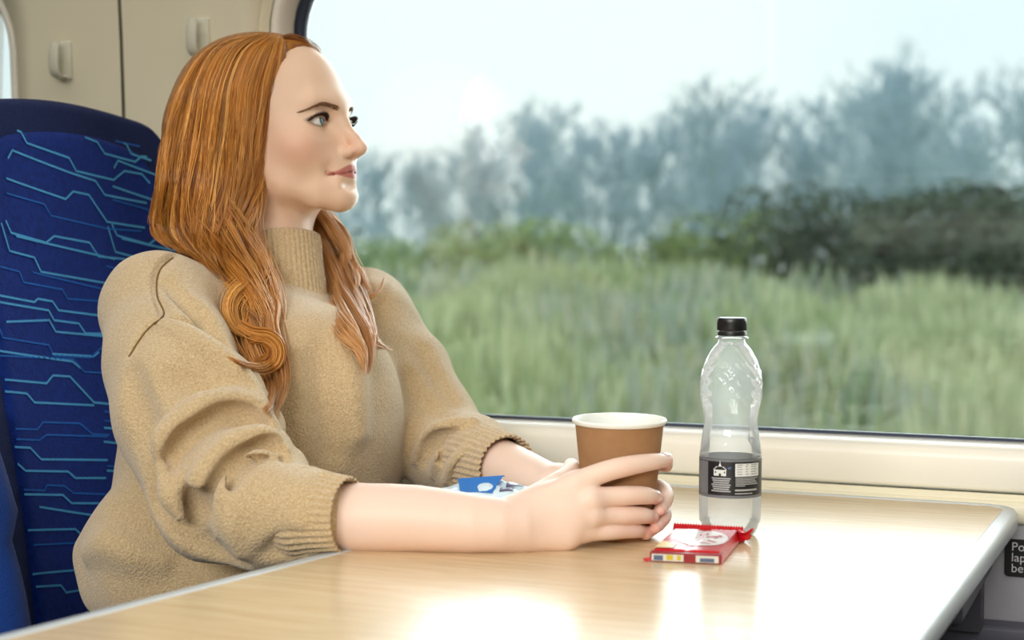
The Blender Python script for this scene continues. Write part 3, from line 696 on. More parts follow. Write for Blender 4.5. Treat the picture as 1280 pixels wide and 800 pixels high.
# crimped ends with saw teeth
def crimp(nm, p, q, out, lift, teeth=26, curl=0):
    m = MB(); A = []; B_ = []; C_ = []
    p, q, out = map(np.array, (p, q, out))
    for i in range(teeth * 2 + 1):
        t = i / (teeth * 2); base = p + (q - p) * t; z = .0009 * (1 if i % 2 else -1)
        A.append(base + [0, 0, z * .3]); B_.append(base + out * .6 + [0, 0, lift * .6 + z]); C_.append(base + out * (1.0 if i % 2 else .88) + [0, 0, lift + z + curl * t ** 4])
    A2 = [a + np.array([0, 0, .0006]) for a in A]; B2 = [a + np.array([0, 0, .0006]) for a in B_]; C2 = [a + np.array([0, 0, .0006]) for a in C_]
    m.loops([A, B_, C_, C2, B2, A2], 0, closed=False); m.build(nm, M['red'], bar, smooth=False)
v2 = lambda p: np.array([p[0], p[1], 0.])
dirb = (v2(WD) - v2(WA)); dirb /= np.linalg.norm(dirb)
crimp('crimped_end', bl(-.01, .99, .006), bl(1.03, .99, .006), dirb * .006, .0075)
crimp('crimped_end', bl(0, .02, .003), bl(.05, -.0, .003), -dirb * .002 - (v2(WB) - v2(WA)) / np.linalg.norm(v2(WB) - v2(WA)) * .007, -.002, 5)
m = MB(); rg = np.random.default_rng(4)
for i in range(7):
    c = np.array(bl(1.0, .97, .007)) + rg.normal(size=3) * .002; m.tube([c, c + rg.normal(size=3) * .004 + [.002, 0, .001], c + rg.normal(size=3) * .005 + [.003, -.001, 0]], [.0028, .0034, .0015], 5)
m.build('twisted_corner', M['red'], bar, smooth=False)
def onbar(u, v, d=.0004):
    e = min(u, 1 - u, v * .8, 1 - v); q = min(1, e / .05); return bl(u, v, .0035 + (puff(u, v) - .0035) * math.sqrt(1 - (1 - q) ** 2) - .0012 * math.exp(-((u - .5) / .05) ** 2) + d)
m = MB(); C_ = onbar(.54, .55); 
ell = [(.54 + .40 * math.cos(a) + .0 * math.sin(a), .56 + .33 * math.sin(a) - .05 * math.cos(a)) for a in np.linspace(0, 2 * PI, 40, endpoint=False)]
rings = [[onbar(.54 + (u - .54) * s, .56 + (v - .56) * s) for u, v in ell] for s in (1, .75, .5, .25, .02)]
m.loops(rings, 0); m.build('white_oval', mat('white_print', srgb(240, 236, 236), .3), bar, sharp=False)
# red brush strokes of the lettering on the oval
m = MB()
for (u0, v0, u1, v1, w) in ((.48, .72, .60, .74, .05), (.52, .45, .54, .76, .03), (.60, .62, .82, .66, .05), (.66, .48, .80, .40, .04), (.74, .56, .78, .70, .03), (.56, .36, .74, .33, .03), (.46, .58, .58, .60, .025)):
    d = np.array([u1 - u0, v1 - v0]); d /= np.linalg.norm(d); nn = np.array([-d[1], d[0]]) * w / 2; N = 6
    A = [onbar(u0 + (u1 - u0) * t + nn[0], v0 + (v1 - v0) * t + nn[1], .0008) for t in np.linspace(0, 1, N)]; B_ = [onbar(u0 + (u1 - u0) * t - nn[0], v0 + (v1 - v0) * t - nn[1], .0008) for t in np.linspace(0, 1, N)]
    m.loops([A, B_], 0, closed=False)
m.build('red_lettering', mat('pink_red_print', srgb(206, 92, 108), .3), bar, smooth=False)
m = MB()
def barpatch(m, u0, u1, v0, v1, n=8, d=.0008):
    A = [onbar(u0 + (u1 - u0) * t, v0, d) for t in np.linspace(0, 1, n)]; B_ = [onbar(u0 + (u1 - u0) * t, v1, d) for t in np.linspace(0, 1, n)]; m.loops([A, B_], 0, closed=False)
barpatch(m, .02, .30, .05, .24); barpatch(m, .05, .16, .24, .30)
m.build('cream_panel', mat('cream_print', srgb(240, 214, 150), .35), bar, smooth=False)
def sidepatch(m, u0, u1, h0, h1, n=6, d=.0012):
    f = -dirb * d
    A = [np.array(bl(u, 0, 0)) + f * (1.0) + [0, 0, h0] for u in np.linspace(u0, u1, n)]; B_ = [np.array(bl(u, 0, 0)) + f + [0, 0, h1] for u in np.linspace(u0, u1, n)]; m.loops([A, B_], 0, closed=False)
m = MB(); sidepatch(m, -.005, 1.005, .0006, .0092, 10, .0006)
# carry the band back into the wrapper so that it is a closed flap
A = [np.array(bl(u, 0, 0)) - dirb * .0006 + [0, 0, .0092] for u in np.linspace(0, 1, 10)]; B_ = [np.array(bl(u, .05, 0)) + [0, 0, .0100] for u in np.linspace(0, 1, 10)]; m.loops([A, B_], 0, closed=False)
m.build('front_flap', M['dred'], bar, smooth=False)
m = MB(); sidepatch(m, .02, .47, .0014, .0078); sidepatch(m, .64, .96, .0014, .0078); m.build('printed_panel', mat('pale_print', srgb(214, 212, 200), .4), bar, smooth=False)
m = MB(); M['bprint'] = mat('blue_print', srgb(84, 98, 128), .4); sidepatch(m, .05, .18, .002, .0066, 3, .0016); m.build('blue_print', M['bprint'], bar, smooth=False); m = MB(); sidepatch(m, .70, .90, .002, .0055, 3, .0016); m.build('blue_print', M['bprint'], bar, smooth=False)
m = MB(); sidepatch(m, .23, .32, .0026, .0072, 3, .0016); sidepatch(m, .38, .43, .0026, .0072, 3, .0016); m.build('yellow_print', mat('yellow_print', srgb(206, 184, 40), .4), bar, smooth=False)

# ------------------------------------------------------------------ sweets packet behind the forearm
pk = on_plane(622, 650, 2, ZT); pk = P(612, 640, 1.655); pk[2] = ZT
pack = thing('snack_packet', 'crumpled white and blue snack packet on the table behind the bare forearm', 'packet', pk)
ux = np.array([math.cos(.25), math.sin(.25), 0]); uy = np.array([-math.sin(.25), math.cos(.25), 0])
def packet(u, v, s): # u,v in -1..1, s = +-1
    e = max(0, 1 - u * u) ** .6 * max(0, 1 - v * v) ** .6
    cr = .0035 * math.sin(9 * u + 3 * v) * math.cos(7 * v - 2 * u)
    lift = .027
    h = lift + s * .023 * e + cr * e + .006 * (1 - e)
    return pk + ux * u * .060 + uy * v * .030 + np.array([0, 0, max(.0006, h)])
m = MB(); N = 26
for s in (1, -1):
    G = [packet(-1 + 2 * i / N, -1 + 2 * j / N, s) for j in range(N + 1) for i in range(N + 1)]
    m.add(G, [[j * (N + 1) + i, j * (N + 1) + i + 1, (j + 1) * (N + 1) + i + 1, (j + 1) * (N + 1) + i][::s] for j in range(N) for i in range(N)], 0)
m.build('packet_body', mat('pale_blue_film', srgb(206, 228, 242), .25, .6), pack)
def on_pack(u, v, d=.0006): return packet(u, v, 1) + np.array([0, 0, d])
m = MB(); a, b_, c, d = on_pack(-.55, -.1), on_pack(.25, -.1), on_pack(.1, -.8, .002), on_pack(-.45, -.8, .002)
a = a + [0, 0, .004]; b_ = b_ + [0, 0, .007]
m.add([a, b_, c, d, a + [0, .004, -.002], b_ + [0, .004, -.002]], [[0, 1, 2, 3], [0, 4, 5, 1]]); m.build('blue_fold', mat('blue_film', srgb(44, 118, 200), .3, .6), pack, smooth=False)
m = MB()
for (u0, u1, v0, v1) in ((.22, .45, -.75, -.35), (.30, .60, -.3, .0)):
    G = [on_pack(u0 + (u1 - u0) * i / 4, v0 + (v1 - v0) * j / 4, .0009) for j in range(5) for i in range(5)]; m.add(G, [[j * 5 + i, j * 5 + i + 1, j * 5 + i + 6, j * 5 + i + 5] for j in range(4) for i in range(4)])
m.build('printed_patch', mat('plum_print', srgb(96, 92, 120), .3, .6), pack, smooth=False)
# ------------------------------------------------------------------ implicit surfaces: smooth unions of tapered rods and ellipsoids, meshed by surface nets
class Rod:
    def __init__(s, a, b, ra, rb):
        s.a = np.array(a, np.float64); s.b = np.array(b, np.float64); s.ra = ra; s.rb = rb; r = max(ra, rb)
        s.lo = np.minimum(s.a, s.b) - r; s.hi = np.maximum(s.a, s.b) + r
        s.ab = s.b - s.a; s.l2 = max(s.ab @ s.ab, 1e-12)
    def __call__(s, p):
        t = np.clip(((p - s.a) @ s.ab) / s.l2, 0, 1)
        return np.linalg.norm(p - s.a - t[:, None] * s.ab, axis=1) - (s.ra + (s.rb - s.ra) * t)
class Ell:
    def __init__(s, c, r, R=None):
        s.c = np.array(c, float); s.r = np.array(r, float); s.R = np.eye(3) if R is None else np.array(R, float)  # columns = axes
        e = np.sqrt(((s.R * s.r) ** 2).sum(1)); s.lo = s.c - e; s.hi = s.c + e
    def __call__(s, p):
        q = (p - s.c) @ s.R; k0 = np.linalg.norm(q / s.r, axis=1); k1 = np.linalg.norm(q / s.r ** 2, axis=1)
        return np.where(k1 > 1e-9, k0 * (k0 - 1) / np.maximum(k1, 1e-9), -s.r.min())
class Chain:
    """a bent tapered limb"""
    def __init__(s, pts, rad, k=0.0, smooth=0):
        pts = np.array(pts, float); rad = np.array(rad, float) * np.ones(len(pts))
        if smooth:
            n = (len(pts) - 1) * smooth + 1; q = crom(np.hstack([pts, rad[:, None]]), n); pts, rad = q[:, :3], q[:, 3]
        s.rods = [Rod(pts[i], pts[i + 1], rad[i], rad[i + 1]) for i in range(len(pts) - 1)]; s.k = k
        s.lo = np.min([r.lo for r in s.rods], 0); s.hi = np.max([r.hi for r in s.rods], 0)
    def __call__(s, p):
        d = s.rods[0](p)
        for r in s.rods[1:]: d = smin(d, r(p), s.k) if s.k else np.minimum(d, r(p))
        return d
class Group:
    def __init__(s, items, k=0.0):
        s.items = items; s.k = k; s.lo = np.min([i.lo for i in items], 0); s.hi = np.max([i.hi for i in items], 0)
    def __call__(s, p):
        d = s.items[0](p)
        for i in s.items[1:]: d = smin(d, i(p), s.k) if s.k else np.minimum(d, i(p))
        return d
class Half:
    """everything where fn(p) < 0"""
    def __init__(s, fn, lo, hi): s.fn = fn; s.lo = np.array(lo, float); s.hi = np.array(hi, float)
    def __call__(s, p): return s.fn(p)
def smin(a, b, k):
    if k <= 0: return np.minimum(a, b)
    h = np.maximum(k - np.abs(a - b), 0) / k; return np.minimum(a, b) - h * h * k * .25
def smax(a, b, k): return -smin(-a, -b, k)
class Model:
    def __init__(s): s.ops = []; s.disp = None
    def add(s, prim, k=0.0): s.ops.append(('+', prim, k)); return s
    def cut(s, prim, k=0.0): s.ops.append(('-', prim, k)); return s
    def bounds(s):
        a = [o[1] for o in s.ops if o[0] == '+']; return np.min([i.lo for i in a], 0) - .01, np.max([i.hi for i in a], 0) + .01
    def __call__(s, p, cull=False):
        if cull:
            plo, phi = p.min(0), p.max(0); later = [o[2] for o in s.ops]
            for i_ in range(len(later) - 2, -1, -1): later[i_] = max(later[i_], later[i_ + 1])
        d = np.full(len(p), .2)
        for i_, (op, pr, k) in enumerate(s.ops):
            if cull:
                gap = np.maximum(np.maximum(pr.lo - phi, plo - pr.hi), 0); g = math.sqrt((gap ** 2).sum())
                if g > 1.5 * later[i_] + .02: continue
            v = pr(p); d = smin(d, v, k) if op == '+' else smax(d, -v, k)
        if s.disp is not None: d = d + s.disp(p)
        return d
    def hit(s, px, py, t0=1.0, t1=2.6):
        """first point of the surface on the line of sight from the camera"""
        v = ray(px, py); t = t0
        for _ in range(160):
            d = float(s((CAM + v * t)[None])[0])
            if d < .0004: return CAM + v * t
            t += max(d * .7, .0004)
            if t > t1: return None
        return CAM + v * t
    def march(s, o, v, tmax=.3):
        t = 0.0
        for _ in range(200):
            d = float(s((o + v * t)[None])[0])
            if d < .0003: return o + v * t
            t += max(d * .7, .0003)
            if t > tmax: return None
        return o + v * t
    def grad(s, p, e=.0006):
        g = np.stack([s(p + np.eye(3)[i] * e) - s(p - np.eye(3)[i] * e) for i in range(3)], 1); return g / (np.linalg.norm(g, axis=1, keepdims=True) + 1e-12)
def polygonise(model, h, B=8, margin=1.7):
    lo, hi = model.bounds(); nb = np.ceil((hi - lo) / (h * B)).astype(int) + 1
    gx = np.stack(np.meshgrid(*[np.arange(n) for n in nb], indexing='ij'), -1).reshape(-1, 3)
    act = np.zeros(len(gx), bool)
    for i in range(0, len(gx), 60000):
        c = lo + (gx[i:i + 60000] + .5) * h * B; act[i:i + 60000] = np.abs(model(c)) < h * B * .87 * margin + .003
    blk = gx[act]; sup = (blk // 4); key = (sup[:, 0] * 4096 + sup[:, 1]) * 4096 + sup[:, 2]; order = np.argsort(key, kind='stable'); blk = blk[order]; key = key[order]
    cuts = np.flatnonzero(np.diff(key)) + 1
    off = np.stack(np.meshgrid(*[np.arange(B + 1)] * 3, indexing='ij'), -1).reshape(-1, 3)
    cells, verts, quads = [], [], []
    ck = lambda c: (c[..., 0].astype(np.int64) * 1000003 + 50) * 0 + (c[..., 0].astype(np.int64) << 42) + (c[..., 1].astype(np.int64) << 21) + c[..., 2].astype(np.int64)
    ca = np.array([[i, j, k] for i in (0, 1) for j in (0, 1) for k in (0, 1)])
    ce = [(a, b) for a in range(8) for b in range(a + 1, 8) if np.abs(ca[a] - ca[b]).sum() == 1]
    for grp in np.split(blk, cuts):
        for s0 in range(0, len(grp), 48):
            g = grp[s0:s0 + 48]
            ip = (g[:, None] * B + off[None]) + 1
            p = lo + (ip.reshape(-1, 3) - 1) * h
            D = model(p, cull=True).reshape(len(g), B + 1, B + 1, B + 1)
            ins = D < 0
            corner = np.stack([D[:, a:a + B, b:b + B, c:c + B] for a, b, c in ca], -1)
            cin = corner < 0; n_in = cin.sum(-1); m_ = (n_in > 0) & (n_in < 8)
            if not m_.any(): continue
            bi, x, y, z = np.nonzero(m_); cv = corner[m_]; base = g[bi] * B + np.stack([x, y, z], 1) + 1
            acc = np.zeros((len(bi), 3)); cnt = np.zeros(len(bi))
            for a, b in ce:
                sa, sb = cv[:, a], cv[:, b]; cr = (sa < 0) != (sb < 0)
                t = np.where(cr, sa / np.where(cr, sa - sb, 1), 0)
                acc += np.where(cr[:, None], ca[a] + (ca[b] - ca[a]) * t[:, None], 0); cnt += cr
            verts.append(lo + (base - 1 + acc / cnt[:, None]) * h); cells.append(ck(base))
            for ax in range(3):
                sl = [slice(0, B)] * 3; sl2 = [slice(0, B)] * 3; sl2[ax] = slice(1, B + 1)
                A = ins[(slice(None), *sl)]; Bq = ins[(slice(None), *sl2)]; e = A != Bq
                if not e.any(): continue
                bi, x, y, z = np.nonzero(e); q = g[bi] * B + np.stack([x, y, z], 1) + 1; flip = A[e]
                u = np.zeros(3, int); w = np.zeros(3, int); u[(ax + 1) % 3] = 1; w[(ax + 2) % 3] = 1
                four = np.stack([ck(q - u - w), ck(q - w), ck(q), ck(q - u)], 1)
                four[~flip] = four[~flip][:, ::-1]; quads.append(four)
    K = np.concatenate(cells); V = np.concatenate(verts); K, first = np.unique(K, return_index=True); V = V[first]
    Q = np.concatenate(quads); I = np.searchsorted(K, Q); I = np.minimum(I, len(K) - 1); ok = (K[I] == Q).all(1); I = I[ok]
    used = np.unique(I); re = np.full(len(K), -1); re[used] = np.arange(len(used))
    return V[used], re[I]
def relax(V, Q, it=1, lam=.5, keep=None):
    e = np.concatenate([Q[:, [0, 1]], Q[:, [1, 2]], Q[:, [2, 3]], Q[:, [3, 0]]]); e = np.concatenate([e, e[:, ::-1]])
    for _ in range(it):
        acc = np.zeros_like(V); cnt = np.bincount(e[:, 0], minlength=len(V))[:, None]
        for a in range(3): acc[:, a] = np.bincount(e[:, 0], V[e[:, 1], a], minlength=len(V))
        L = acc / np.maximum(cnt, 1) - V
        if keep is not None: L = L * keep[:, None]
        V = V + lam * L
    return V
def largest_piece(V, Q):
    n = len(V); par = np.arange(n)
    e = np.concatenate([Q[:, [0, 1]], Q[:, [1, 2]], Q[:, [2, 3]]])
    while True:
        m = np.minimum(par[e[:, 0]], par[e[:, 1]]); new = par.copy(); np.minimum.at(new, e[:, 0], m); np.minimum.at(new, e[:, 1], m); new = new[new]
        if (new == par).all(): break
        par = new
    ids, c = np.unique(par, return_counts=True); big = ids[np.argmax(c)]; keep = par == big; re = np.full(n, -1); re[keep] = np.arange(keep.sum())
    return V[keep], re[Q[keep[Q[:, 0]]]]
def quad_obj(name, V, Q, mats, parent, col=None):
    po = np.zeros(3); par = parent
    while par is not None: po += np.array(par.location); par = par.parent
    me = bpy.data.meshes.new(name); n = len(Q); k = Q.shape[1]
    me.vertices.add(len(V)); me.vertices.foreach_set('co', (V - po).astype(np.float32).ravel())
    me.loops.add(n * k); me.loops.foreach_set('vertex_index', Q.astype(np.int32).ravel())
    me.polygons.add(n); me.polygons.foreach_set('loop_start', np.arange(0, n * k, k, dtype=np.int32)); 
    try: me.polygons.foreach_set('loop_total', np.full(n, k, dtype=np.int32))
    except Exception: pass
    me.update(calc_edges=True); me.validate()
    me.polygons.foreach_set('use_smooth', np.ones(len(me.polygons), dtype=bool))
    for m_ in (mats if isinstance(mats, (list, tuple)) else [mats]): me.materials.append(m_)
    if col is not None:
        at = me.attributes.new('tone', 'FLOAT_COLOR', 'POINT'); c4 = np.ones((len(V), 4), np.float32); c4[:, :3] = col; at.data.foreach_set('color', c4.ravel())
    o = bpy.data.objects.new(name, me); COL.objects.link(o); o.parent = parent
    return o
# ------------------------------------------------------------------ the person
_t0 = __import__('time').time()
HA = math.radians(25.0); HP = math.radians(5.0)
HO = P(344, 157, 1.95)
_f = np.array(_R2) * math.cos(HA) - np.array(_F) * math.sin(HA); _f = _f - np.array([0, 0, 1.0]) * _f[2]; _f /= np.linalg.norm(_f)
_u = np.array([0, 0, 1.0]); _l = np.cross(_u, _f)
hf = _f * math.cos(HP) + _u * math.sin(HP); hu = _u * math.cos(HP) - _f * math.sin(HP); hl = _l
HR = np.stack([hf, hl, hu], 1)
def H(x, y, z): return HO + (hf * x + hl * y + hu * z) / 1000.0
def to_head(V): return (V - HO) @ HR * 1000.0
mm = .001
def hell(c, r): return Ell(H(*c), np.array(r) * mm, HR)
def hrod(a, b, ra, rb): return Rod(H(*a), H(*b), ra * mm, rb * mm)
def hch(pts, rad, **k): return Chain([H(*p) for p in pts], np.array(rad) * mm, **k)
def both(fn):
    return [fn(1), fn(-1)]
body = Model()
# skull, face
body.add(hell((-8, 0, 28), (98, 74, 80)))
body.add(hell((22, 0, -22), (66, 62, 76)), .03)
for s in (1, -1):
    body.add(hch([(8, s * 54, -50), (34, s * 46, -76), (66, s * 24, -90), (84, s * 8, -94)], [13, 13, 12.5, 11.5], k=.01), .035)
body.add(hell((85.5, 0, -94), (13, 16, 11)), .016)
body.add(hell((74, 0, -56), (26, 30, 26)), .03)
for s in (1, -1):
    body.add(hell((60, s * 42, -34), (22, 20, 20)), .03)          # cheek
    body.add(hrod((78, s * 36, 17), (86, s * 10, 15), 7, 8), .022)   # brow
    body.cut(hell((98, s * 33, -7), (17, 18, 11.5)), .016)          # eye hollow
    body.add(hell((74.0, s * 32, -7), (13.0, 15.0, 12.6)), .006)     # lids
    body.cut(hell((88, s * 33.0, -7.2), (15, 14.2, 4.5)), .0015)     # opening
    body.add(hch([(74.5, s * 47, -5), (82.5, s * 40, -.2), (86.0, s * 32, 1.4), (84.5, s * 24, -.6)], [1.6, 1.9, 1.9, 1.5]), .004)   # upper lid fold
# nose
body.add(hch([(88, 0, 6), (97, 0, -10), (110, 0, -29), (116.5, 0, -40)], [5.8, 5.6, 6.4, 7.0], k=.004), .016)
body.add(hell((116, 0, -41.0), (8.2, 8.2, 7.2)), .007)
for s in (1, -1):
    body.add(hell((102.5, s * 10.8, -44.5), (10.0, 5.6, 6.6)), .0045)
    body.cut(hell((107, s * 5.8, -50.8), (6.5, 3.0, 3.4)), .002)
body.add(hrod((101, 0, -48), (107, 0, -46), 4, 4), .006)
# lips
for s in (1, -1):
    body.add(hch([(100.3, s * 3.5, -61.9), (95.8, s * 12, -64.5), (86.0, s * 23.5, -69.4)], [3.9, 3.3, 1.4]), .005)
    body.add(hch([(98.0, 0, -71.4), (94.0, s * 10, -71.8), (85.4, s * 22, -70.6)], [4.4, 3.7, 1.4]), .005)
    body.cut(hch([(106, 0, -66.8), (99, s * 11, -68.2), (89.5, s * 22, -70.0), (84.0, s * 27.5, -69.0)], [.9, .9, 1.0, 1.2]), .0025)
    body.cut(hell((93, s * 31, -67), (5, 3, 6)), .012)
body.cut(hell((103.5, 0, -84), (8.0, 17, 4.6)), .010)                  # fold above the chin
# ears under the hair
for s in (1, -1):
    body.add(hell((-6, s * 74, -12), (17, 6, 29)), .008); body.cut(hell((-3, s * 80, -8), (9, 5, 15)), .006)
HEAD_OPS = len(body.ops)
# neck
NK = [H(-14, 0, -55), H(-22, 0, -110), P(338, 330, 1.945), P(345, 395, 1.93)]
body.add(Chain(NK, [.052, .049, .051, .058], k=.02), .03)
body.add(hrod((20, 26, -95), (2, 10, -150), 8, 8), .02); body.add(hrod((-5, -38, -75), (4, -12, -155), 9, 7), .02)
# trunk and upper arms, hidden inside the clothes
SR, SL = P(196, 388, 1.78), P(455, 395, 2.055); EL, ER = P(548, 576, 1.93), P(282, 628, 1.60)
CHST = P(325, 480, 1.89); PEL = P(300, 700, 1.87)
body.add(Chain([NK[-1], CHST, PEL], [.055, .075, .09], k=.02), .03)
body.add(Chain([SR, NK[-1], SL], [.035, .04, .035], k=.02), .02)
body.add(Chain([SR, ER], [.036, .034]), .01); body.add(Chain([SL, EL], [.036, .034]), .01)
# right forearm and hand
WR = P(622, 656.5, 1.537); WL = P(692, 611, 1.70)
body.add(Chain([ER, P(420, 646, 1.558), P(520, 648.5, 1.545), WR, P(690, 649, 1.556)], [.038, .0345, .0325, .0262, .0185], smooth=3), .012)
R_MCP = [P(719, 605, 1.556), P(737, 624, 1.551), P(739, 644, 1.552), P(730, 663, 1.556)]
for q, rr_, w0 in zip(R_MCP, (.0118, .0118, .011, .0105), ((645, 646), (645, 652), (645, 659), (647, 665))):
    body.add(Chain([P(w0[0], w0[1], 1.548), q], [.0175, rr_ + .0002]), .010)
body.add(Ell(P(690, 648, 1.556), (.034, .016, .022)), .012)
body.add(Chain([P(640, 664, 1.543), P(705, 670, 1.550)], [.0185, .0145]), .012)
body.add(Chain([P(648, 640, 1.55), P(690, 610, 1.575), P(712, 594, 1.603), P(714, 582, 1.628)], [.016, .0125, .0105, .0078], smooth=3), .010)
def finger(pts, rad): return Chain(pts, rad, smooth=4)
R_FING = [finger([R_MCP[0], P(752, 591, 1.5585), P(782, 583, 1.564), P(814, 577.5, 1.580), P(833, 575.5, 1.600)], [.0118, .0104, .0100, .0085, .0068]),
          finger([R_MCP[1], P(762, 621, 1.5595), P(788, 619.5, 1.5665), P(808, 619.5, 1.578), P(818, 622, 1.590)], [.0118, .0100, .0096, .0086, .0070]),
          finger([R_MCP[2], P(764, 644.5, 1.5625), P(786, 644, 1.570), P(804, 644.5, 1.581), P(814, 646, 1.593)], [.0110, .0096, .0092, .0084, .0068]),
          finger([R_MCP[3], P(757, 664.5, 1.562), P(778, 663.5, 1.572), P(795, 663.5, 1.583), P(804, 664, 1.594)], [.0105, .0086, .0080, .0074, .0060])]
body.add(Group(R_FING, .0012), .006)
# left forearm and hand
body.add(Chain([EL, P(614, 580, 1.815), WL], [.035, .0335, .0245]), .012)
L_MCP = [P(786, 598, 1.690), P(790, 614, 1.688), P(786, 632, 1.684), P(780, 645, 1.680)]
for q, rr_ in zip(L_MCP, (.0112, .0112, .0105, .0098)):
    body.add(Chain([WL + (q - WL) * .12, q], [.018, rr_]), .016)
body.add(Chain([P(700, 605, 1.69), P(722, 592, 1.672), P(742, 580, 1.677), P(756, 573, 1.676)], [.0150, .0115, .0098, .0076], smooth=3), .010)
L_FING = [finger([L_MCP[0], P(806, 588, 1.678), P(824, 580, 1.652), P(832, 580, 1.630), P(833, 583, 1.618)], [.0112, .0092, .0086, .0074, .0060]),
          finger([L_MCP[1], P(808, 610, 1.676), P(826, 611, 1.650), P(832.5, 622, 1.622), P(825, 637, 1.600)], [.0112, .0092, .0088, .0080, .0064]),
          finger([L_MCP[2], P(804, 633, 1.670), P(823, 634, 1.648), P(830, 645, 1.620), P(820, 659, 1.597)], [.0105, .0090, .0084, .0078, .0062]),
          finger([L_MCP[3], P(798, 647, 1.665), P(815, 649, 1.643), P(819, 657, 1.616), P(808, 668, 1.594)], [.0098, .0082, .0076, .0070, .0056])]
body.add(Group(L_FING, .0012), .005)
V, Q = polygonise(body, .0015); V, Q = largest_piece(V, Q); V = relax(V, Q, 1, .35)
# skin colouring: lips, cheeks, fingertips
h = to_head(V); tone = np.tile(np.array(srgb(241, 206, 180)[:3]), (len(V), 1))
def blend(mask, col):
    global tone
    tone = tone * (1 - mask[:, None]) + np.array(col[:3]) * mask[:, None]
sm = lambda a, b, x: np.clip((x - a) / (b - a), 0, 1) ** 2 * (3 - 2 * np.clip((x - a) / (b - a), 0, 1))
headm = (np.abs(h[:, 1]) < 90) & (h[:, 2] > -125) & (np.abs(h[:, 0]) < 140)
ay = np.abs(h[:, 1])
blend((~headm & (V[:, 2] < .95)).astype(float) * .8, srgb(242, 216, 202))
blend(.42 * headm * np.exp(-(((h[:, 0] - 66) / 26) ** 2 + ((ay - 50) / 22) ** 2 + ((h[:, 2] + 38) / 20) ** 2)), srgb(222, 128, 108))
blend(.22 * headm * np.exp(-(((h[:, 0] - 112) / 14) ** 2 + (ay / 16) ** 2 + ((h[:, 2] + 38) / 14) ** 2)), srgb(222, 130, 110))
t_ = np.clip(ay / 26.5, 0, 1); up = -57.6 - 10.8 * t_ ** 1.6 - 1.6 * np.exp(-(ay / 2.2) ** 2) ; lowr = -75.9 + 6.2 * t_ ** 2.2
lip = headm * (h[:, 0] > 76) * sm(0, 1.2, up - h[:, 2]) * sm(0, 1.6, h[:, 2] - lowr) * sm(0, 1.5, 26.5 - ay)
blend(.85 * lip, srgb(192, 98, 92))
blend(.9 * headm * (h[:, 0] > 78) * np.exp(-((h[:, 2] + 66.9 + .145 * ay) / .9) ** 2) * sm(0, 1, 26.5 - ay), srgb(120, 52, 50))
for s in (1, -1):   # eyelid line
    e = np.sqrt(((h[:, 1] - s * 33.0) / 15.4) ** 2 + ((h[:, 2] + 7.0) / 6.5) ** 2)
    ln = headm * (h[:, 0] > 72) * np.exp(-((e - 1.0) / .15) ** 2) * np.where(h[:, 2] > -7, 1.0, .45); blend(ln, srgb(62, 42, 38))
    blend(.25 * headm * (h[:, 0] > 66) * np.exp(-(((h[:, 1] - s * 33) / 17) ** 2 + ((h[:, 2] - 1) / 6) ** 2)), srgb(176, 122, 104))
for F in R_FING + L_FING:
    b = F.rods[-1].b; blend(.30 * np.exp(-(np.linalg.norm(V - b, axis=1) / .010) ** 2), srgb(226, 128, 104))
for F in R_FING:
    b = F.rods[len(F.rods) // 2].a; blend(.14 * np.exp(-(np.linalg.norm(V - b, axis=1) / .010) ** 2), srgb(226, 140, 118))
def toned(name, rough, spec=.4, sub=.0, bump=None, sheen=0):
    m_ = mat(name, (1, 1, 1, 1), rough, spec, bump=bump, sub=sub, sheen=sheen); nt = m_.node_tree; a = nt.nodes.new('ShaderNodeAttribute'); a.attribute_name = 'tone'
    nt.links.new(a.outputs['Color'], nt.nodes['Principled BSDF'].inputs['Base Color']); return m_
person = thing('person', 'red haired person in a beige jumper gazing out of the window, hands round a cup', 'person', (PEL[0], PEL[1], .47))
body_o = quad_obj('body', V, Q, toned('skin', .48, .4, sub=.12, bump=(900, .05, .002)), person, tone)
# eyes
M['sclera'] = mat('eye_white', srgb(238, 238, 236), .15, .6); M['iris'] = mat('iris_blue_grey', srgb(96, 132, 150), .15, .6); M['pupil'] = mat('pupil', srgb(12, 12, 14), .1, .6); M['irim'] = mat('iris_rim', srgb(40, 58, 72), .15, .6)
gaze = hf * .97 + hl * .10 + hu * .08; gaze /= np.linalg.norm(gaze); gx_ = np.cross([0, 0, 1.0], gaze); gx_ /= np.linalg.norm(gx_); gy_ = np.cross(gaze, gx_); GR = np.stack([gx_, gy_, gaze], 1)
for s in (-1, 1):
    c = H(74.6, s * 31.8, -7.2); r_ = .0120
    m = MB(); prof = [(r_ * math.sin(a), r_ * math.cos(a)) for a in np.linspace(PI, 0, 28)]
    m.lathe(prof, c, 32, axis=GR); e = m.build('eye', M['sclera'], person, sharp=False)
    m = MB(); m.lathe([(r_ * 1.012 * math.sin(a), r_ * 1.012 * math.cos(a)) for a in np.linspace(.50, .40, 4)], c, 32, 1, axis=GR); m.lathe([(r_ * 1.012 * math.sin(a), r_ * 1.012 * math.cos(a)) for a in np.linspace(.42, .17, 8)], c, 32, 0, axis=GR); m.lathe([(r_ * 1.014 * math.sin(a), r_ * 1.014 * math.cos(a)) for a in np.linspace(.19, 0, 6)], c, 32, 2, axis=GR)
    m.build('iris', [M['iris'], M['irim'], M['pupil']], e, sharp=False)
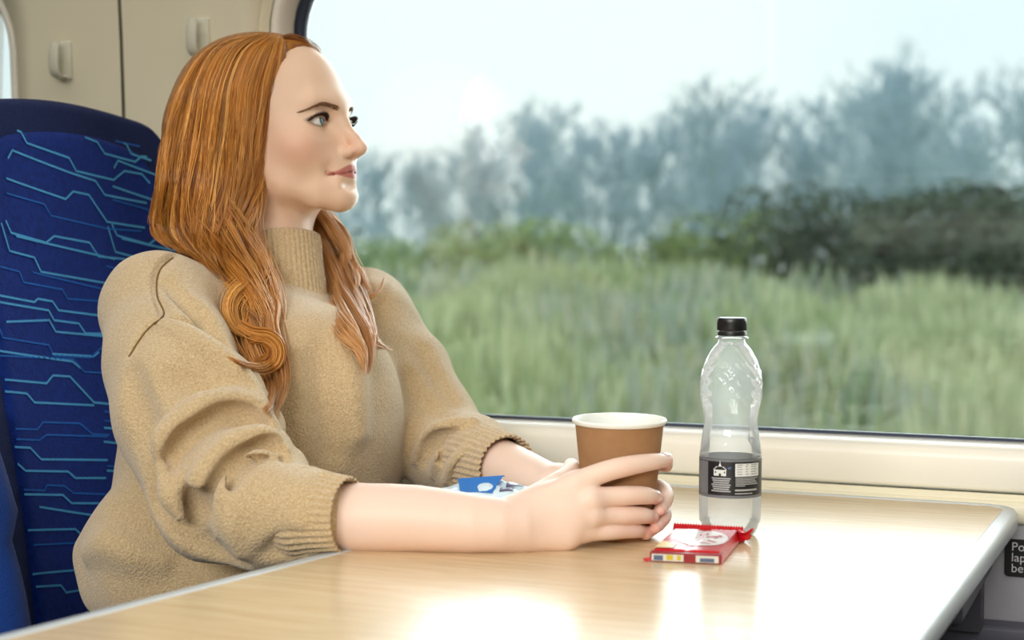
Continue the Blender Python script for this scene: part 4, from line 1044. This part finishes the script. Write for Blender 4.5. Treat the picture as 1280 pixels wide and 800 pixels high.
# brows and lashes: short tapered hairs
M['brow'] = mat('brow_hair', srgb(134, 96, 70), .6, .2); M['lash'] = mat('lash_hair', srgb(28, 20, 20), .5, .3)
rg = np.random.default_rng(5)
headM = Model(); headM.ops = body.ops[:HEAD_OPS]
_gy = np.arange(-60, 60.1, 1.25); _gz = np.arange(-22, 30.1, 1.25); _o = np.array([[H(150, y, z) for z in _gz] for y in _gy]).reshape(-1, 3); _t = np.zeros(len(_o))
for _ in range(70): _t = np.clip(_t + headM(_o - hf * _t[:, None]) * .75, 0, .15)
_fx = (150 - _t * 1000).reshape(len(_gy), len(_gz))
def face_at(y, z, lift=.0004):
    a = np.clip((y + 60) / 1.25, 0, len(_gy) - 1.01); b = np.clip((z + 22) / 1.25, 0, len(_gz) - 1.01); i, j = int(a), int(b); u, v = a - i, b - j
    x = (_fx[i, j] * (1 - u) + _fx[i + 1, j] * u) * (1 - v) + (_fx[i, j + 1] * (1 - u) + _fx[i + 1, j + 1] * u) * v
    return H(x, y, z) + hf * lift
for s in (-1, 1):
    m = MB(); line = crom([(s * 12, 7.5), (s * 20, 9.8), (s * 31, 12.0), (s * 40, 10.6), (s * 50, 4.5)], 40); thick = np.interp(np.linspace(0, 1, 40), [0, .1, .5, .8, 1], [2.0, 2.5, 2.1, 1.3, .4])
    for i in range(40):
        for k in range(5):
            y, z = line[i] + rg.normal(size=2) * [.6, .2]; z += (k - 2) / 2.2 * thick[i]; d = (line[min(i + 1, 39)] - line[max(i - 1, 0)]); d /= np.linalg.norm(d)
            L_ = rg.uniform(3.6, 5.6); y2, z2 = y + d[0] * L_, z + d[1] * L_ + (.9 - (z - line[i][1]) * .35)
            m.tube([face_at(y, z), face_at((y + y2) / 2, (z + z2) / 2, .0008), face_at(y2, z2, .0005)], [.00036, .00034, .0001], 3, cap=False)
    m.build('eyebrow', M['brow'], person)
    m = MB()
    for i in range(34):
        t = i / 33; y = s * (20.0 + 28.5 * t); z = -7 + 6.4 * math.sin(PI * (.10 + .84 * t)) ** .8 - 1.2 * (t > .9)
        q = face_at(y, z, 0); 
        out = hf * .85 + hl * s * (.55 * (t - .25)); L_ = .0062 + .0026 * t
        m.tube([q, q + (out * .7 + hu * .05) * L_ * .6, q + (out + hu * .55) * L_], [.0008, .0006, .00012], 3, cap=False)
    for i in range(20):
        t = i / 19; y = s * (21 + 26 * t); z = -7.4 - 4.6 * math.sin(PI * (.08 + .84 * t)); q = face_at(y, z, 0)
        m.tube([q, q + (hf * .7 - hu * .5 + hl * s * .3 * (t - .3)) * .0036], [.00022, .00006], 3, cap=False)
    m.build('eyelash', M['lash'], person)
# nails on the fingers that show
M['nail'] = mat('nail', srgb(240, 204, 190), .22, .6)
for F, up_ in [(R_FING[0], (-.15, -.55, 1.0)), (R_FING[1], (.55, -.75, .35)), (R_FING[2], (.55, -.75, .25)), (L_FING[1], (.9, -.35, .25)), (L_FING[2], (.9, -.35, .25))]:
    b_ = F.rods[-1].b; a_ = F.rods[-3].a; t_n = b_ - a_; t_n /= np.linalg.norm(t_n); n_n = np.array(up_); n_n = n_n - t_n * (n_n @ t_n); n_n /= np.linalg.norm(n_n); w_n = np.cross(t_n, n_n); r_n = F.rods[-1].rb + .0006
    c_ = b_ - t_n * .0015; m = MB(); G_ = []
    for i in range(9):
        for j in range(7):
            u_, v_ = i / 8 * 2 - 1, j / 6 * 2 - 1; s_ = math.sqrt(max(0, 1 - .25 * max(0, u_) ** 2)); ang = v_ * .75 * s_
            G_.append(c_ + t_n * u_ * .0050 * (1 - .12 * v_ * v_) + (n_n * math.cos(ang) + w_n * math.sin(ang)) * (r_n + .0004 - .0006 * max(0, u_) ** 2))
    m.add(G_, [[i * 7 + j, i * 7 + j + 1, (i + 1) * 7 + j + 1, (i + 1) * 7 + j] for i in range(8) for j in range(6)]); m.build('fingernail', M['nail'], person, sharp=False)
print('body', len(V), round(__import__('time').time() - _t0, 1))
# ------------------------------------------------------------------ jumper
_t0 = __import__('time').time()
jum = Model()
TY = math.radians(-12); tf = np.array([math.cos(TY), math.sin(TY), 0]); tl = np.array([-math.sin(TY), math.cos(TY), 0]); TR = np.stack([tf, tl, [0, 0, 1.0]], 1)
jum.add(Ell(P(330, 512, 1.89), (.122, .172, .145), TR))
jum.add(Ell(P(312, 640, 1.87), (.135, .175, .17), TR), .06)
jum.add(Chain([SR + [0, 0, .004], P(272, 392, 1.865), P(345, 436, 1.94), SL], [.058, .056, .060, .058], k=.02), .035)
jum.add(Ell(P(400, 520, 1.82), (.075, .11, .12), TR), .06)              # loose front
jum.add(Ell(P(420, 600, 1.88), (.050, .085, .10), TR), .05)
jum.add(Chain([P(468, 395, 2.0), P(474, 470, 1.95), P(464, 560, 1.91)], [.045, .033, .026]), .035)   # fold hanging down the front
jum.add(Ell(P(200, 690, 1.775), (.070, .085, .080)), .03)              # bunched hem
jum.add(Chain([P(118, 690, 1.77), P(160, 655, 1.745), P(195, 650, 1.75)], [.022, .03, .03]), .03)
jum.add(Chain([P(138, 740, 1.77), P(220, 735, 1.745), P(330, 712, 1.73)], [.026, .043, .05]), .04)
jum.add(Chain([P(350, 432, 1.925), P(354, 396, 1.925)], [.058, .048]), .028)
# right sleeve
jum.add(Chain([SR, P(212, 450, 1.71), P(232, 520, 1.66), P(262, 590, 1.615)], [.060, .068, .073, .068], k=.01), .022)
jum.add(Chain([P(272, 622, 1.60), P(330, 642, 1.575), P(384, 643, 1.553)], [.066, .056, .046], k=.01), .012)
jum.add(Chain([P(218, 470, 1.66), P(280, 500, 1.645), P(322, 535, 1.645)], [.045, .042, .028]), .03)
jum.add(Chain([P(282, 560, 1.60), P(330, 568, 1.595), P(358, 582, 1.60)], [.035, .03, .02]), .02)
# left sleeve
jum.add(Chain([SL, P(505, 470, 2.0), P(535, 530, 1.955), P(560, 560, 1.925)], [.056, .058, .060, .055], k=.01), .02)
jum.add(Chain([P(562, 566, 1.915), P(590, 572, 1.86), P(604, 578, 1.835)], [.054, .049, .044], k=.01), .014)
base_j = Model(); base_j.ops = list(jum.ops)
def on_j(pts, depth):
    out = []
    for x, y in pts:
        p = base_j.hit(x, y)
        if p is not None: out.append(p + ray(x, y) * depth)
    keep = [out[0]]
    for p in out[1:]:
        if abs(np.linalg.norm(p - CAM) - np.linalg.norm(keep[-1] - CAM)) < .035: keep.append(p)
    return keep
def ridge(pts, r, k=.010, d=.05):
    q = on_j(pts, r * d); n = len(q)
    if n < 3: return
    rad = [r * (.45 if i in (0, n - 1) else 1) for i in range(n)]; jum.add(Chain(q, rad, smooth=4), k)
def crease(pts, r, k=.008, d=.1):
    r = r * (2.5 if d >= 0 else 1.2); k = k * .8; q = on_j(pts, r * d); n = len(q)
    if n < 3: return
    rad = [r * (.4 if i in (0, n - 1) else 1) for i in range(n)]; jum.cut(Chain(q, rad, smooth=4), k)
# right sleeve, from the shoulder down
ridge([(240, 348), (265, 385), (284, 418), (300, 455), (312, 490)], .013, .010, -.1)
ridge([(206, 404), (240, 424), (280, 450), (312, 487), (336, 528)], .013, .012, -.1)
crease([(207, 352), (236, 376), (258, 400), (274, 424), (281, 442)], .006, .014)
crease([(206, 401), (231, 404), (255, 416), (272, 438)], .0035, .008)
crease([(222, 318), (205, 328), (197, 345), (196, 365), (204, 386), (203, 397)], .0026, .004)
crease([(203, 397), (188, 408), (174, 425), (162, 444)], .0026, .004)
crease([(216, 470), (240, 480), (262, 500)], .010, .03, -.3)
ridge([(196, 585), (206, 555), (228, 530), (262, 508), (305, 508), (336, 530)], .017, .010, -.15)
crease([(214, 590), (223, 560), (244, 538), (276, 522), (308, 524), (330, 538)], .0055, .012)
ridge([(240, 655), (246, 612), (264, 578), (295, 553), (330, 546), (356, 562)], .013, .008, -.1)
crease([(262, 660), (268, 624), (284, 593), (309, 568), (337, 560), (358, 574)], .0050, .009)
ridge([(272, 668), (277, 622), (297, 588), (322, 571), (345, 570)], .007, .004, -.1)
crease([(285, 632), (291, 604), (311, 581), (334, 571)], .0034, .006)
crease([(243, 626), (238, 640), (228, 655)], .010, .012)
crease([(188, 590), (194, 624), (214, 648), (262, 690), (300, 706)], .007, .012)
crease([(165, 470), (178, 530), (188, 590)], .010, .03, -.2)
ridge([(204, 590), (212, 620), (224, 645)], .012, .012, -.1)
ridge([(300, 690), (288, 660), (290, 630)], .009, .016)
crease([(335, 692), (360, 684), (384, 676)], .006, .016)
crease([(150, 640), (180, 656), (215, 665)], .014, .04, -.1)
ridge([(112, 690), (135, 680), (165, 690), (200, 700)], .012, .025)
crease([(140, 570), (150, 600), (142, 622)], .010, .02)
# front and left sleeve
crease([(404, 440), (412, 500), (416, 560)], .010, .04, -.5)
ridge([(430, 420), (440, 480), (446, 540)], .012, .03)
crease([(330, 540), (372, 560), (420, 584)], .010, .03, -.3)
ridge([(518, 575), (536, 550), (562, 534), (592, 526)], .012, .008, -.1)
crease([(528, 580), (536, 562), (550, 549), (568, 541)], .0045, .010)
ridge([(538, 594), (552, 570), (575, 552), (602, 545), (622, 548)], .0095, .007, -.1)
crease([(552, 576), (564, 559), (580, 549), (598, 543), (617, 541)], .0042, .007)
ridge([(556, 602), (568, 580), (590, 563), (618, 556)], .008, .006, -.1)
crease([(568, 604), (576, 590), (586, 576), (600, 564), (628, 554)], .0036, .006)
crease([(512, 470), (530, 500), (556, 516)], .008, .03, -.3)
crease([(528, 440), (545, 470), (566, 500)], .006, .03, -.3)
def knit_wave(p):
    return .0007 * np.sin(p[:, 0] * 61 + 2.1 * np.sin(p[:, 2] * 37)) * np.sin(p[:, 1] * 53 + p[:, 2] * 43) + .0011 * np.sin(p[:, 0] * 23 + p[:, 1] * 19 + 1.3) * np.sin(p[:, 2] * 27 + p[:, 1] * 11)
jum.disp = knit_wave
V, Q = polygonise(jum, .0024); V, Q = largest_piece(V, Q); V = relax(V, Q, 1, .4)
def wool():
    m_ = bpy.data.materials.new('beige_wool'); m_.use_nodes = True; nt = m_.node_tree; b = nt.nodes['Principled BSDF']; L = nt.links.new
    tc = nt.nodes.new('ShaderNodeTexCoord'); n = nt.nodes.new('ShaderNodeTexNoise'); n.inputs['Scale'].default_value = 430; n.inputs['Detail'].default_value = 5; n.inputs['Roughness'].default_value = .7; L(tc.outputs['Object'], n.inputs['Vector'])
    r = nt.nodes.new('ShaderNodeValToRGB'); e = r.color_ramp.elements; e[0].position = .28; e[1].position = .74; e[0].color = srgb(180, 150, 108); e[1].color = srgb(230, 206, 164); L(n.outputs['Fac'], r.inputs[0]); L(r.outputs[0], b.inputs['Base Color'])
    n2 = nt.nodes.new('ShaderNodeTexNoise'); n2.inputs['Scale'].default_value = 700; n2.inputs['Detail'].default_value = 4; L(tc.outputs['Object'], n2.inputs['Vector'])
    n3 = nt.nodes.new('ShaderNodeTexVoronoi'); n3.inputs['Scale'].default_value = 380; L(tc.outputs['Object'], n3.inputs['Vector'])
    ad = nt.nodes.new('ShaderNodeMath'); ad.operation = 'ADD'; L(n2.outputs['Fac'], ad.inputs[0]); L(n3.outputs['Distance'], ad.inputs[1])
    bp = nt.nodes.new('ShaderNodeBump'); bp.inputs['Strength'].default_value = .5; bp.inputs['Distance'].default_value = .0028; L(ad.outputs[0], bp.inputs['Height']); L(bp.outputs[0], b.inputs['Normal'])
    b.inputs['Roughness'].default_value = .95; b.inputs['Specular IOR Level'].default_value = .1; b.inputs['Sheen Weight'].default_value = .5; b.inputs['Sheen Roughness'].default_value = .6
    return m_
M['wool'] = wool()
jumper = quad_obj('jumper', V, Q, M['wool'], person)
# ribbed cuffs and collar: tubes whose wall runs in ribs, turned in at the rim
def ribbed(name, pts, rads, nr, amp, squash=1.0, up=(0, 0, 1), tip_tilt=None):
    pts = np.array(pts, float); n = len(pts); N = nr * 6; L = []
    for i in range(n):
        t = pts[min(i + 1, n - 1)] - pts[max(i - 1, 0)]; t /= np.linalg.norm(t); u = np.array(up, float) - t * (np.array(up) @ t); u /= np.linalg.norm(u); w = np.cross(t, u)
        ring_ = []
        for k in range(N):
            a = 2 * PI * k / N; c = math.cos(nr * a); r_ = rads[i] + amp * (abs(c) ** .6 * (1 if c > 0 else -1)) * (1 if i not in (0,) else .3); q = pts[i] + u * math.sin(a) * r_ * squash + w * math.cos(a) * r_
            if tip_tilt is not None: q = q + t * tip_tilt(a, i / (n - 1))
            ring_.append(q)
        L.append(ring_)
    inner = []
    for i, ring_ in enumerate(L[::-1]):
        c = pts[n - 1 - i]; inner.append([c + (q - c) * (1 - (.0035 if i else .0012) / np.linalg.norm(q - c)) for q in ring_])
    tip = [[q + (L[-1][k] - L[-2][k]) / np.linalg.norm(L[-1][k] - L[-2][k]) * .0012 - (q - pts[-1]) * .03 for k, q in enumerate(L[-1])]]
    m = MB(); m.loops(L + tip + inner[:-2]); return m.build(name, M['wool'], jumper, sharp=False)
ax0, ax1 = P(362, 640, 1.561), P(435, 644.5, 1.536)
ribbed('cuff', [ax0 + (ax1 - ax0) * t for t in np.linspace(0, 1, 14)], list(np.interp(np.linspace(0, 1, 14), [0, .25, .6, 1], [.041, .0455, .0405, .0365])), 34, .0011)
ax0, ax1 = P(588, 572, 1.852), P(634, 585, 1.782)
ribbed('cuff', [ax0 + (ax1 - ax0) * t for t in np.linspace(0, 1, 14)], list(np.interp(np.linspace(0, 1, 14), [0, .3, 1], [.040, .0415, .0370])), 34, .0012)
cb, ct = P(355, 388, 1.925), P(349, 300, 1.945)
ribbed('collar', [cb + (ct - cb) * t + np.array([0, 0, 0]) for t in np.linspace(0, 1, 16)], list(np.interp(np.linspace(0, 1, 16), [0, .12, .5, 1], [.0545, .0525, .0505, .0495])), 52, .0009, up=(1, 0, 0), tip_tilt=lambda a, t: 0)
# seams: thin raised lines on the shoulder
def wrapped(nm, pts, r_, mt):
    q = [jum.hit(x, y) for x, y in crom(pts, 24)]; q = [p for p in q if p is not None]; m = MB(); m.tube(q, r_, 5); return m.build(nm, mt, jumper)
wrapped('shoulder_seam', [(224, 317), (203, 333), (196, 350), (197, 372), (205, 390), (200, 399), (186, 410), (172, 428), (161, 446)], .0011, mat('seam_shadow_yarn', srgb(128, 104, 72), .95, .1))
# trousers
tro = Model()
hipR, hipL = np.array([-1.06, 1.56, .52]), np.array([-1.04, 1.76, .52])
tro.add(Ell((-1.07, 1.655, .555), (.13, .18, .10), TR))
for hp_, kn, an in ((hipR, (-.60, 1.52, .545), (-.62, 1.50, .10)), (hipL, (-.58, 1.76, .545), (-.60, 1.77, .10))):
    tro.add(Chain([hp_, np.array(kn)], [.088, .060]), .04); tro.add(Chain([np.array(kn), np.array(an)], [.060, .040]), .02)
V, Q = polygonise(tro, .008); V = relax(V, Q, 2)
quad_obj('trousers', V, Q, mat('dark_denim', srgb(24, 26, 36), .9, .2, bump=(500, .3, .003)), person)
m = MB()
for c in ((-.57, 1.50), (-.55, 1.77)):
    m = MB(); m.v = []; sh = Model(); sh.add(Chain([(c[0] - .07, c[1], .04), (c[0] + .02, c[1], .040), (c[0] + .11, c[1], .030)], [.038, .040, .028], k=.01)); sh.add(Chain([(c[0] - .045, c[1], .05), (c[0] - .045, c[1], .12)], [.042, .046]), .02)
    sh.cut(Half(lambda p: p[:, 2] - .002, (-2, 0, -.5), (2, 3, .0)), .002)
    V, Q = polygonise(sh, .006); quad_obj('shoe', V, Q, mat('black_leather', srgb(22, 22, 24), .4), person)
print('cloth', round(__import__('time').time() - _t0, 1))
# ------------------------------------------------------------------ hair
_t0 = __import__('time').time()
hairM = Model()
hairM.add(hell((-14, 0, 30), (104, 83, 83)))
hairM.add(hell((-52, 0, -2), (78, 78, 98)), .05)
hairM.add(Chain([P(272, 170, 1.90), P(260, 235, 1.87), P(264, 292, 1.855)], [.062, .056, .046], k=.02), .05)
hairM.add(Chain([H(-20, 62, -10), H(-6, 62, -80), H(4, 58, -130)], [.040, .036, .028], k=.02), .04)   # the side towards the window
def face_window(p):
    q = to_head(p); a = (32 + .2 * q[:, 2] + .10 * np.maximum(0, -60 - q[:, 2])) - q[:, 0]; b = q[:, 2] - 93 - .02 * q[:, 0] + .0035 * np.maximum(0, q[:, 1] - 20) ** 1.5
    k = 26.0; h_ = np.maximum(k - np.abs(a - b), 0) / k; return (np.maximum(a, b) + h_ * h_ * k * .25) * .001 * .85
hairM.cut(Half(face_window, HO - .3, HO + .3), .004)
# let the hair rest on the jumper instead of running through it
def hits(px, py, model, t0=1.3, t1=2.5):
    px, py = np.ravel(px), np.ravel(py); v = np.stack([ray(a, b) for a, b in zip(px, py)]); t = np.full(len(px), t0); best = np.full(len(px), 9.); bt = t.copy()
    for _ in range(110):
        d = model(CAM + v * t[:, None]); up = d < best; best = np.where(up, d, best); bt = np.where(up, t, bt); t = np.minimum(t + np.clip(d * .75, -.002, .2), t1)
    return CAM + v * bt[:, None], best
G = [[(354, 47), (357, 60), (353, 100), (345, 150), (338, 195), (333, 228), (318, 258), (304, 282), (300, 306), (310, 330)],
     [(349, 44), (343, 66), (332, 108), (325, 150), (319, 195), (312, 232), (300, 264), (290, 296), (292, 325), (305, 350)],
     [(343, 42), (320, 64), (303, 105), (298, 150), (293, 195), (288, 235), (280, 272), (272, 303), (280, 335), (298, 362)],
     [(337, 41), (296, 59), (275, 100), (266, 150), (260, 195), (255, 235), (250, 272), (250, 302), (264, 330), (288, 360)],
     [(333, 41), (276, 56), (248, 98), (234, 150), (227, 195), (222, 240), (217, 275), (222, 298), (240, 318), (262, 336)],
     [(330, 42), (259, 62), (225, 108), (208, 155), (201, 200), (195, 245), (190, 275), (196, 296), (212, 308), (230, 318)]]
NU, NT = 40, 44
Gd = np.array([crom(g_, NT) for g_ in G]); Gu = np.stack([crom(Gd[:, j], NU) for j in range(NT)], 1)   # NU x NT x 2
jm = jumper_model = jum
pts3, _ = hits(Gu[..., 0], Gu[..., 1], hairM); pts3 = pts3.reshape(NU, NT, 3)
# where the sheet leaves the head's hair it lies on the jumper
low = Gu[..., 1] > 285
pj, dj = hits(Gu[..., 0][low], Gu[..., 1][low], jm); okj = dj < .004
tmp = pts3[low]; camd = np.linalg.norm(tmp - CAM, axis=1); camj = np.linalg.norm(pj - CAM, axis=1); lift = .016
rv = (tmp - CAM) / camd[:, None]; want = np.where(okj, np.minimum(camd, camj - lift), camd); pts3[low] = CAM + rv * want[:, None]
for _ in range(6):   # even out steps in depth
    d_ = np.linalg.norm(pts3 - CAM, axis=2); dd = d_.copy(); dd[:, 1:-1] = (d_[:, :-2] + d_[:, 2:] + 2 * d_[:, 1:-1]) / 4; dd[1:-1] = (dd[:-2] + dd[2:] + 2 * dd[1:-1]) / 4
    w_ = np.clip((Gu[..., 1] - 240) / 50, 0, 1); d2 = d_ * (1 - w_) + dd * w_; pts3 = CAM + (pts3 - CAM) / d_[..., None] * d2[..., None]
rg = np.random.default_rng(21)
STR, RAD, TON = [], [], []
c_mid, c_lit, c_drk, c_pale = [np.array(srgb(*c)[:3]) for c in ((212, 142, 58), (246, 194, 114), (150, 90, 36), (238, 196, 150))]
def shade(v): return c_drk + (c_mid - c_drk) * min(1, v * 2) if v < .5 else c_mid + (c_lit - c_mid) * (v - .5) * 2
NP = 30; tt = np.linspace(0, 1, NP)
def add(S_, r0, tip, col, root=False):
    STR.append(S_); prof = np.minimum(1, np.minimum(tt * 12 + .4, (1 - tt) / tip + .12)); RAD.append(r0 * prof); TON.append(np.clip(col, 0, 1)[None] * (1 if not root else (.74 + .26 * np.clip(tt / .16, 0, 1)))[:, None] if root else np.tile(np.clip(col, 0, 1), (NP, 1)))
side = np.array(_R2); toward = -np.array(_F)
NCL = 130; cl_u = np.sort(rg.random(NCL)); cl_tone = rg.normal(.5, .27, NCL); cl_off = rg.normal(0, 1, NCL); cl_ph = rg.random(NCL) * 6.28; cl_len = rg.uniform(.80, 1.0, NCL); cl_shadow = rg.random(NCL) < .10; cl_off = np.where(cl_shadow, -1.2, cl_off)  # the few dark clumps paint shadow gaps between locks
for i in range(3600):
    c = rg.integers(NCL); u = np.clip(cl_u[c] + rg.normal() * .007, 0, 1); L_ = cl_len[c] * rg.uniform(.9, 1.0) if rg.random() < .85 else rg.uniform(.4, .9)
    uu = np.full(NP, u); uu = np.clip(uu + (cl_u[c] - uu) * .5 * np.clip((tt - .4) * 2, 0, 1) + .006 * np.sin(tt * 9 + cl_ph[c]) * tt, 0, 1)
    f = uu * (NU - 1); i0 = np.minimum(f.astype(int), NU - 2); fr = (f - i0)[:, None]; g_ = tt * L_ * (NT - 1); j0 = np.minimum(g_.astype(int), NT - 2); gr = (g_ - j0)[:, None]
    p = (pts3[i0, j0] * (1 - fr) + pts3[i0 + 1, j0] * fr) * (1 - gr) + (pts3[i0, j0 + 1] * (1 - fr) + pts3[i0 + 1, j0 + 1] * fr) * gr
    dep = (.0005 + .0016 * abs(rg.normal()) + (.0022 + .0022 * cl_off[c] * tt)); p = p + toward * (dep * np.minimum(1, tt * 6 + .2))[:, None]
    p = p + side * ((.0016 + .003 * tt ** 2) * np.sin(tt * (7 + 5 * tt) + cl_ph[c] + rg.normal() * .25) * np.clip(tt * 3 - .4, 0, 1))[:, None]
    edge_d = .22 * math.exp(-(u / .05) ** 2)
    v = np.clip(cl_tone[c] + rg.normal() * .13, 0, 1); add(p, rg.uniform(.00038, .00062), .25, shade(v) * (.62 if cl_shadow[c] else 1), True)
# flyaway threads
for i in range(110):
    u = rg.random(); p = pts3[int(u * (NU - 1))][np.minimum((tt * rg.uniform(.6, 1) * (NT - 1)).astype(int), NT - 1)].copy(); p = np.stack([np.convolve(np.pad(p[:, k], 2, mode='edge'), np.ones(5) / 5, 'valid') for k in range(3)], 1)
    p += toward * .005 + (side * rg.normal() * .006 + np.array([0, 0, rg.normal() * .003])) * (tt ** 2)[:, None]; add(p, .00022, .5, shade(.7))
def lock(path, rad, n, tone_, depth=None, far=False, model=None, lift=.010, tw=1.0, spread=1.0, zfix=None, r_s=.0005, pale=0.0):
    """a wavy lock: a bundle of strands along a path lying on the jumper or hanging free"""
    px = crom(path, NP)
    if zfix is not None: ctr = np.array([P(a, b, z) for (a, b), z in zip(px, np.interp(tt, np.linspace(0, 1, len(zfix)), zfix))])
    else:
        q, d = hits(px[:, 0], px[:, 1], jm); dist = np.linalg.norm(q - CAM, axis=1); dist = np.convolve(np.pad(dist, 3, mode='edge'), np.ones(7) / 7, 'valid') - lift
        if far: w_ = np.clip((350 - px[:, 1]) / 85, 0, 1); w_ = w_ * w_ * (3 - 2 * w_); dist = dist * (1 - w_) + (2.04 - lift) * w_
        else:
            qh, dh = hits(px[:, 0], px[:, 1], hairM); w_ = np.clip((345 - px[:, 1]) / 55, 0, 1) * (dh < .01); w_ = np.convolve(np.pad(w_, 2, mode='edge'), np.ones(5) / 5, 'valid'); dist = dist * (1 - w_) + (np.linalg.norm(qh - CAM, axis=1) + .002 + .45 * crom([(r_, 0) for r_ in rad], NP)[:, 0] * np.clip((330 - px[:, 1]) / 50, 0, 1)) * w_
        ctr = np.array([CAM + ray(a, b) * z for (a, b), z in zip(px, dist)])
    R_ = crom([(r_, 0) for r_ in rad], NP)[:, 0]
    t = np.gradient(ctr, axis=0); t /= np.linalg.norm(t, axis=1, keepdims=True) + 1e-9; nx_ = np.cross(t, toward); nx_ /= np.linalg.norm(nx_, axis=1, keepdims=True) + 1e-9; ny_ = np.cross(nx_, t)
    sub = rg.normal(size=(7, 2)) * .45; st = rg.normal(0, .16, 7)
    for i in range(n):
        k = rg.integers(7); o = sub[k] + rg.normal(size=2) * .34; m_ = np.linalg.norm(o); o = o / max(1, m_) * (1 if rg.random() < .86 else rg.uniform(1.2, 1.9)); an = tw * (tt * 2.2) + .4 * math.sin(i); ca, sa = np.cos(an), np.sin(an)
        x = (o[0] * ca - o[1] * sa) * R_ * spread; y = (o[0] * sa + o[1] * ca) * R_ * .6
        p = ctr + nx_ * x[:, None] + ny_ * y[:, None]
        v = np.clip(tone_ + st[k] + rg.normal() * .10, 0, 1); col = shade(v); col = col * (1 - pale) + c_pale * pale
        e = rg.uniform(.82, 1.0); s_ = np.stack([np.interp(tt * e, tt, p[:, a]) for a in range(3)], 1); add(s_, rg.uniform(.8, 1.2) * r_s, .22, col)
px_m = .95 * 1.83 / FPX
def K(*r_): return [x * px_m for x in r_]
# near side, over the shoulder
lock([(252, 215), (264, 270), (282, 315), (298, 345), (312, 372), (320, 400), (322, 430), (328, 455), (340, 485), (347, 525)], K(8, 22, 26, 25, 22, 22, 20, 15, 10, 3), 420, .42, lift=.012, pale=.15)
lock([(228, 215), (240, 265), (262, 300), (280, 330), (298, 358), (310, 385), (306, 410), (318, 430)], K(4, 12, 17, 17, 15, 12, 9, 4), 240, .52, lift=.020)
lock([(328, 190), (320, 235), (311, 263), (300, 288), (314, 315), (325, 334), (317, 351), (295, 367), (287, 388), (295, 409), (310, 421)], K(2, 6, 11, 12, 11, 11, 11, 11, 10, 8, 3), 260, .72, lift=.030, tw=.9)
lock([(332, 195), (325, 240), (313, 272), (318, 305), (330, 335), (338, 358), (340, 384), (336, 405), (342, 430), (352, 455), (354, 485), (344, 520)], K(2, 6, 9, 9, 9, 10, 11, 12, 12, 10, 8, 2), 260, .62, lift=.026, tw=.8, pale=.30)
lock([(300, 405), (318, 415), (338, 420), (349, 434), (346, 452), (328, 460), (304, 455), (282, 445)], K(6, 7, 8, 8, 7, 6, 4, 1.5), 150, .55, lift=.036, tw=.5)
lock([(312, 425), (328, 428), (336, 440), (328, 450), (316, 446)], K(4, 5, 5, 5, 3), 60, .35, lift=.030)
lock([(300, 380), (318, 405), (326, 440), (336, 470), (338, 500), (330, 520)], K(8, 12, 13, 12, 8, 3), 180, .50, lift=.018, pale=.2)
lock([(353, 49), (364, 50), (380, 55), (394, 63), (402, 72)], K(3, 5, 5, 4, 2), 160, .25, lift=-.010)
lock([(352, 52), (362, 54), (376, 57), (390, 63), (399, 70)], K(2, 3, 3, 3, 2), 90, .3, lift=-.006)
# far side, on the chest; their paleness paints in light from the window
fz = lambda *z: list(z)
lock([(384, 250), (404, 285), (414, 315), (425, 350), (438, 385), (450, 415), (457, 445), (458, 470)], K(9, 15, 18, 18, 17, 14, 9, 3), 330, .40, lift=.016, far=True, pale=.25)
lock([(386, 252), (406, 273), (425, 302), (432, 320), (423, 344), (422, 362), (434, 376), (456, 374), (474, 362), (482, 340)], K(6, 8, 8, 7, 6, 6, 5, 4, 2.5, 1), 150, .62, lift=.040, tw=.6, pale=.45, far=True)
lock([(390, 250), (414, 276), (428, 295), (438, 322), (452, 346), (466, 366)], K(6, 8, 9, 8, 7, 3), 150, .6, lift=.030, pale=.45, far=True)
lock([(398, 300), (412, 336), (426, 374), (445, 390), (459, 404), (466, 424), (480, 434), (492, 438)], K(7, 9, 9, 8, 6, 4, 2, 1), 140, .5, lift=.030, pale=.40, far=True)
lock([(418, 370), (428, 398), (440, 418), (452, 438), (457, 468)], K(9, 12, 12, 9, 3), 170, .6, lift=.022, pale=.45)
lock([(430, 310), (440, 330), (448, 350), (440, 372)], K(3, 4, 4, 2), 40, .6, lift=.046, pale=.5)
SP = np.array(STR); RP = np.array(RAD); TP = np.array(TON); ns = len(SP)
T_ = np.gradient(SP, axis=1); T_ /= np.linalg.norm(T_, axis=2, keepdims=True) + 1e-9
U_ = np.cross(T_, toward); U_ /= np.linalg.norm(U_, axis=2, keepdims=True) + 1e-9; W_ = np.cross(U_, T_)
ring3 = [SP + (U_ * math.cos(a) + W_ * math.sin(a)) * RP[..., None] for a in (PI / 2, PI / 2 + 2.094, PI / 2 + 4.189)]
HV = np.stack(ring3, 2).reshape(-1, 3); HT = np.repeat(TP.reshape(-1, 3), 3, axis=0)
s_i = np.arange(ns)[:, None, None]; p_i = np.arange(NP - 1)[None, :, None]; k_i = np.arange(3)[None, None]
a0 = (s_i * NP + p_i) * 3; q = np.stack([a0 + k_i, a0 + (k_i + 1) % 3, a0 + 3 + (k_i + 1) % 3, a0 + 3 + k_i], -1).reshape(-1, 4)
V, Q = polygonise(hairM, .0035); V, Q = largest_piece(V, Q); V = relax(V, Q, 1, .4)
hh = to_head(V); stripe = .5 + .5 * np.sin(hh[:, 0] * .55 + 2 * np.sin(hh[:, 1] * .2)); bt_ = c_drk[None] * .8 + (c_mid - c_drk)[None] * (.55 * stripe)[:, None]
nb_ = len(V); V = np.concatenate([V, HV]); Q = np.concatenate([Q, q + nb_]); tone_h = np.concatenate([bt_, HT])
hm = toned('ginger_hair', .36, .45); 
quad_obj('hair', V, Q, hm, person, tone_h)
print('hair', len(V), round(__import__('time').time() - _t0, 1))
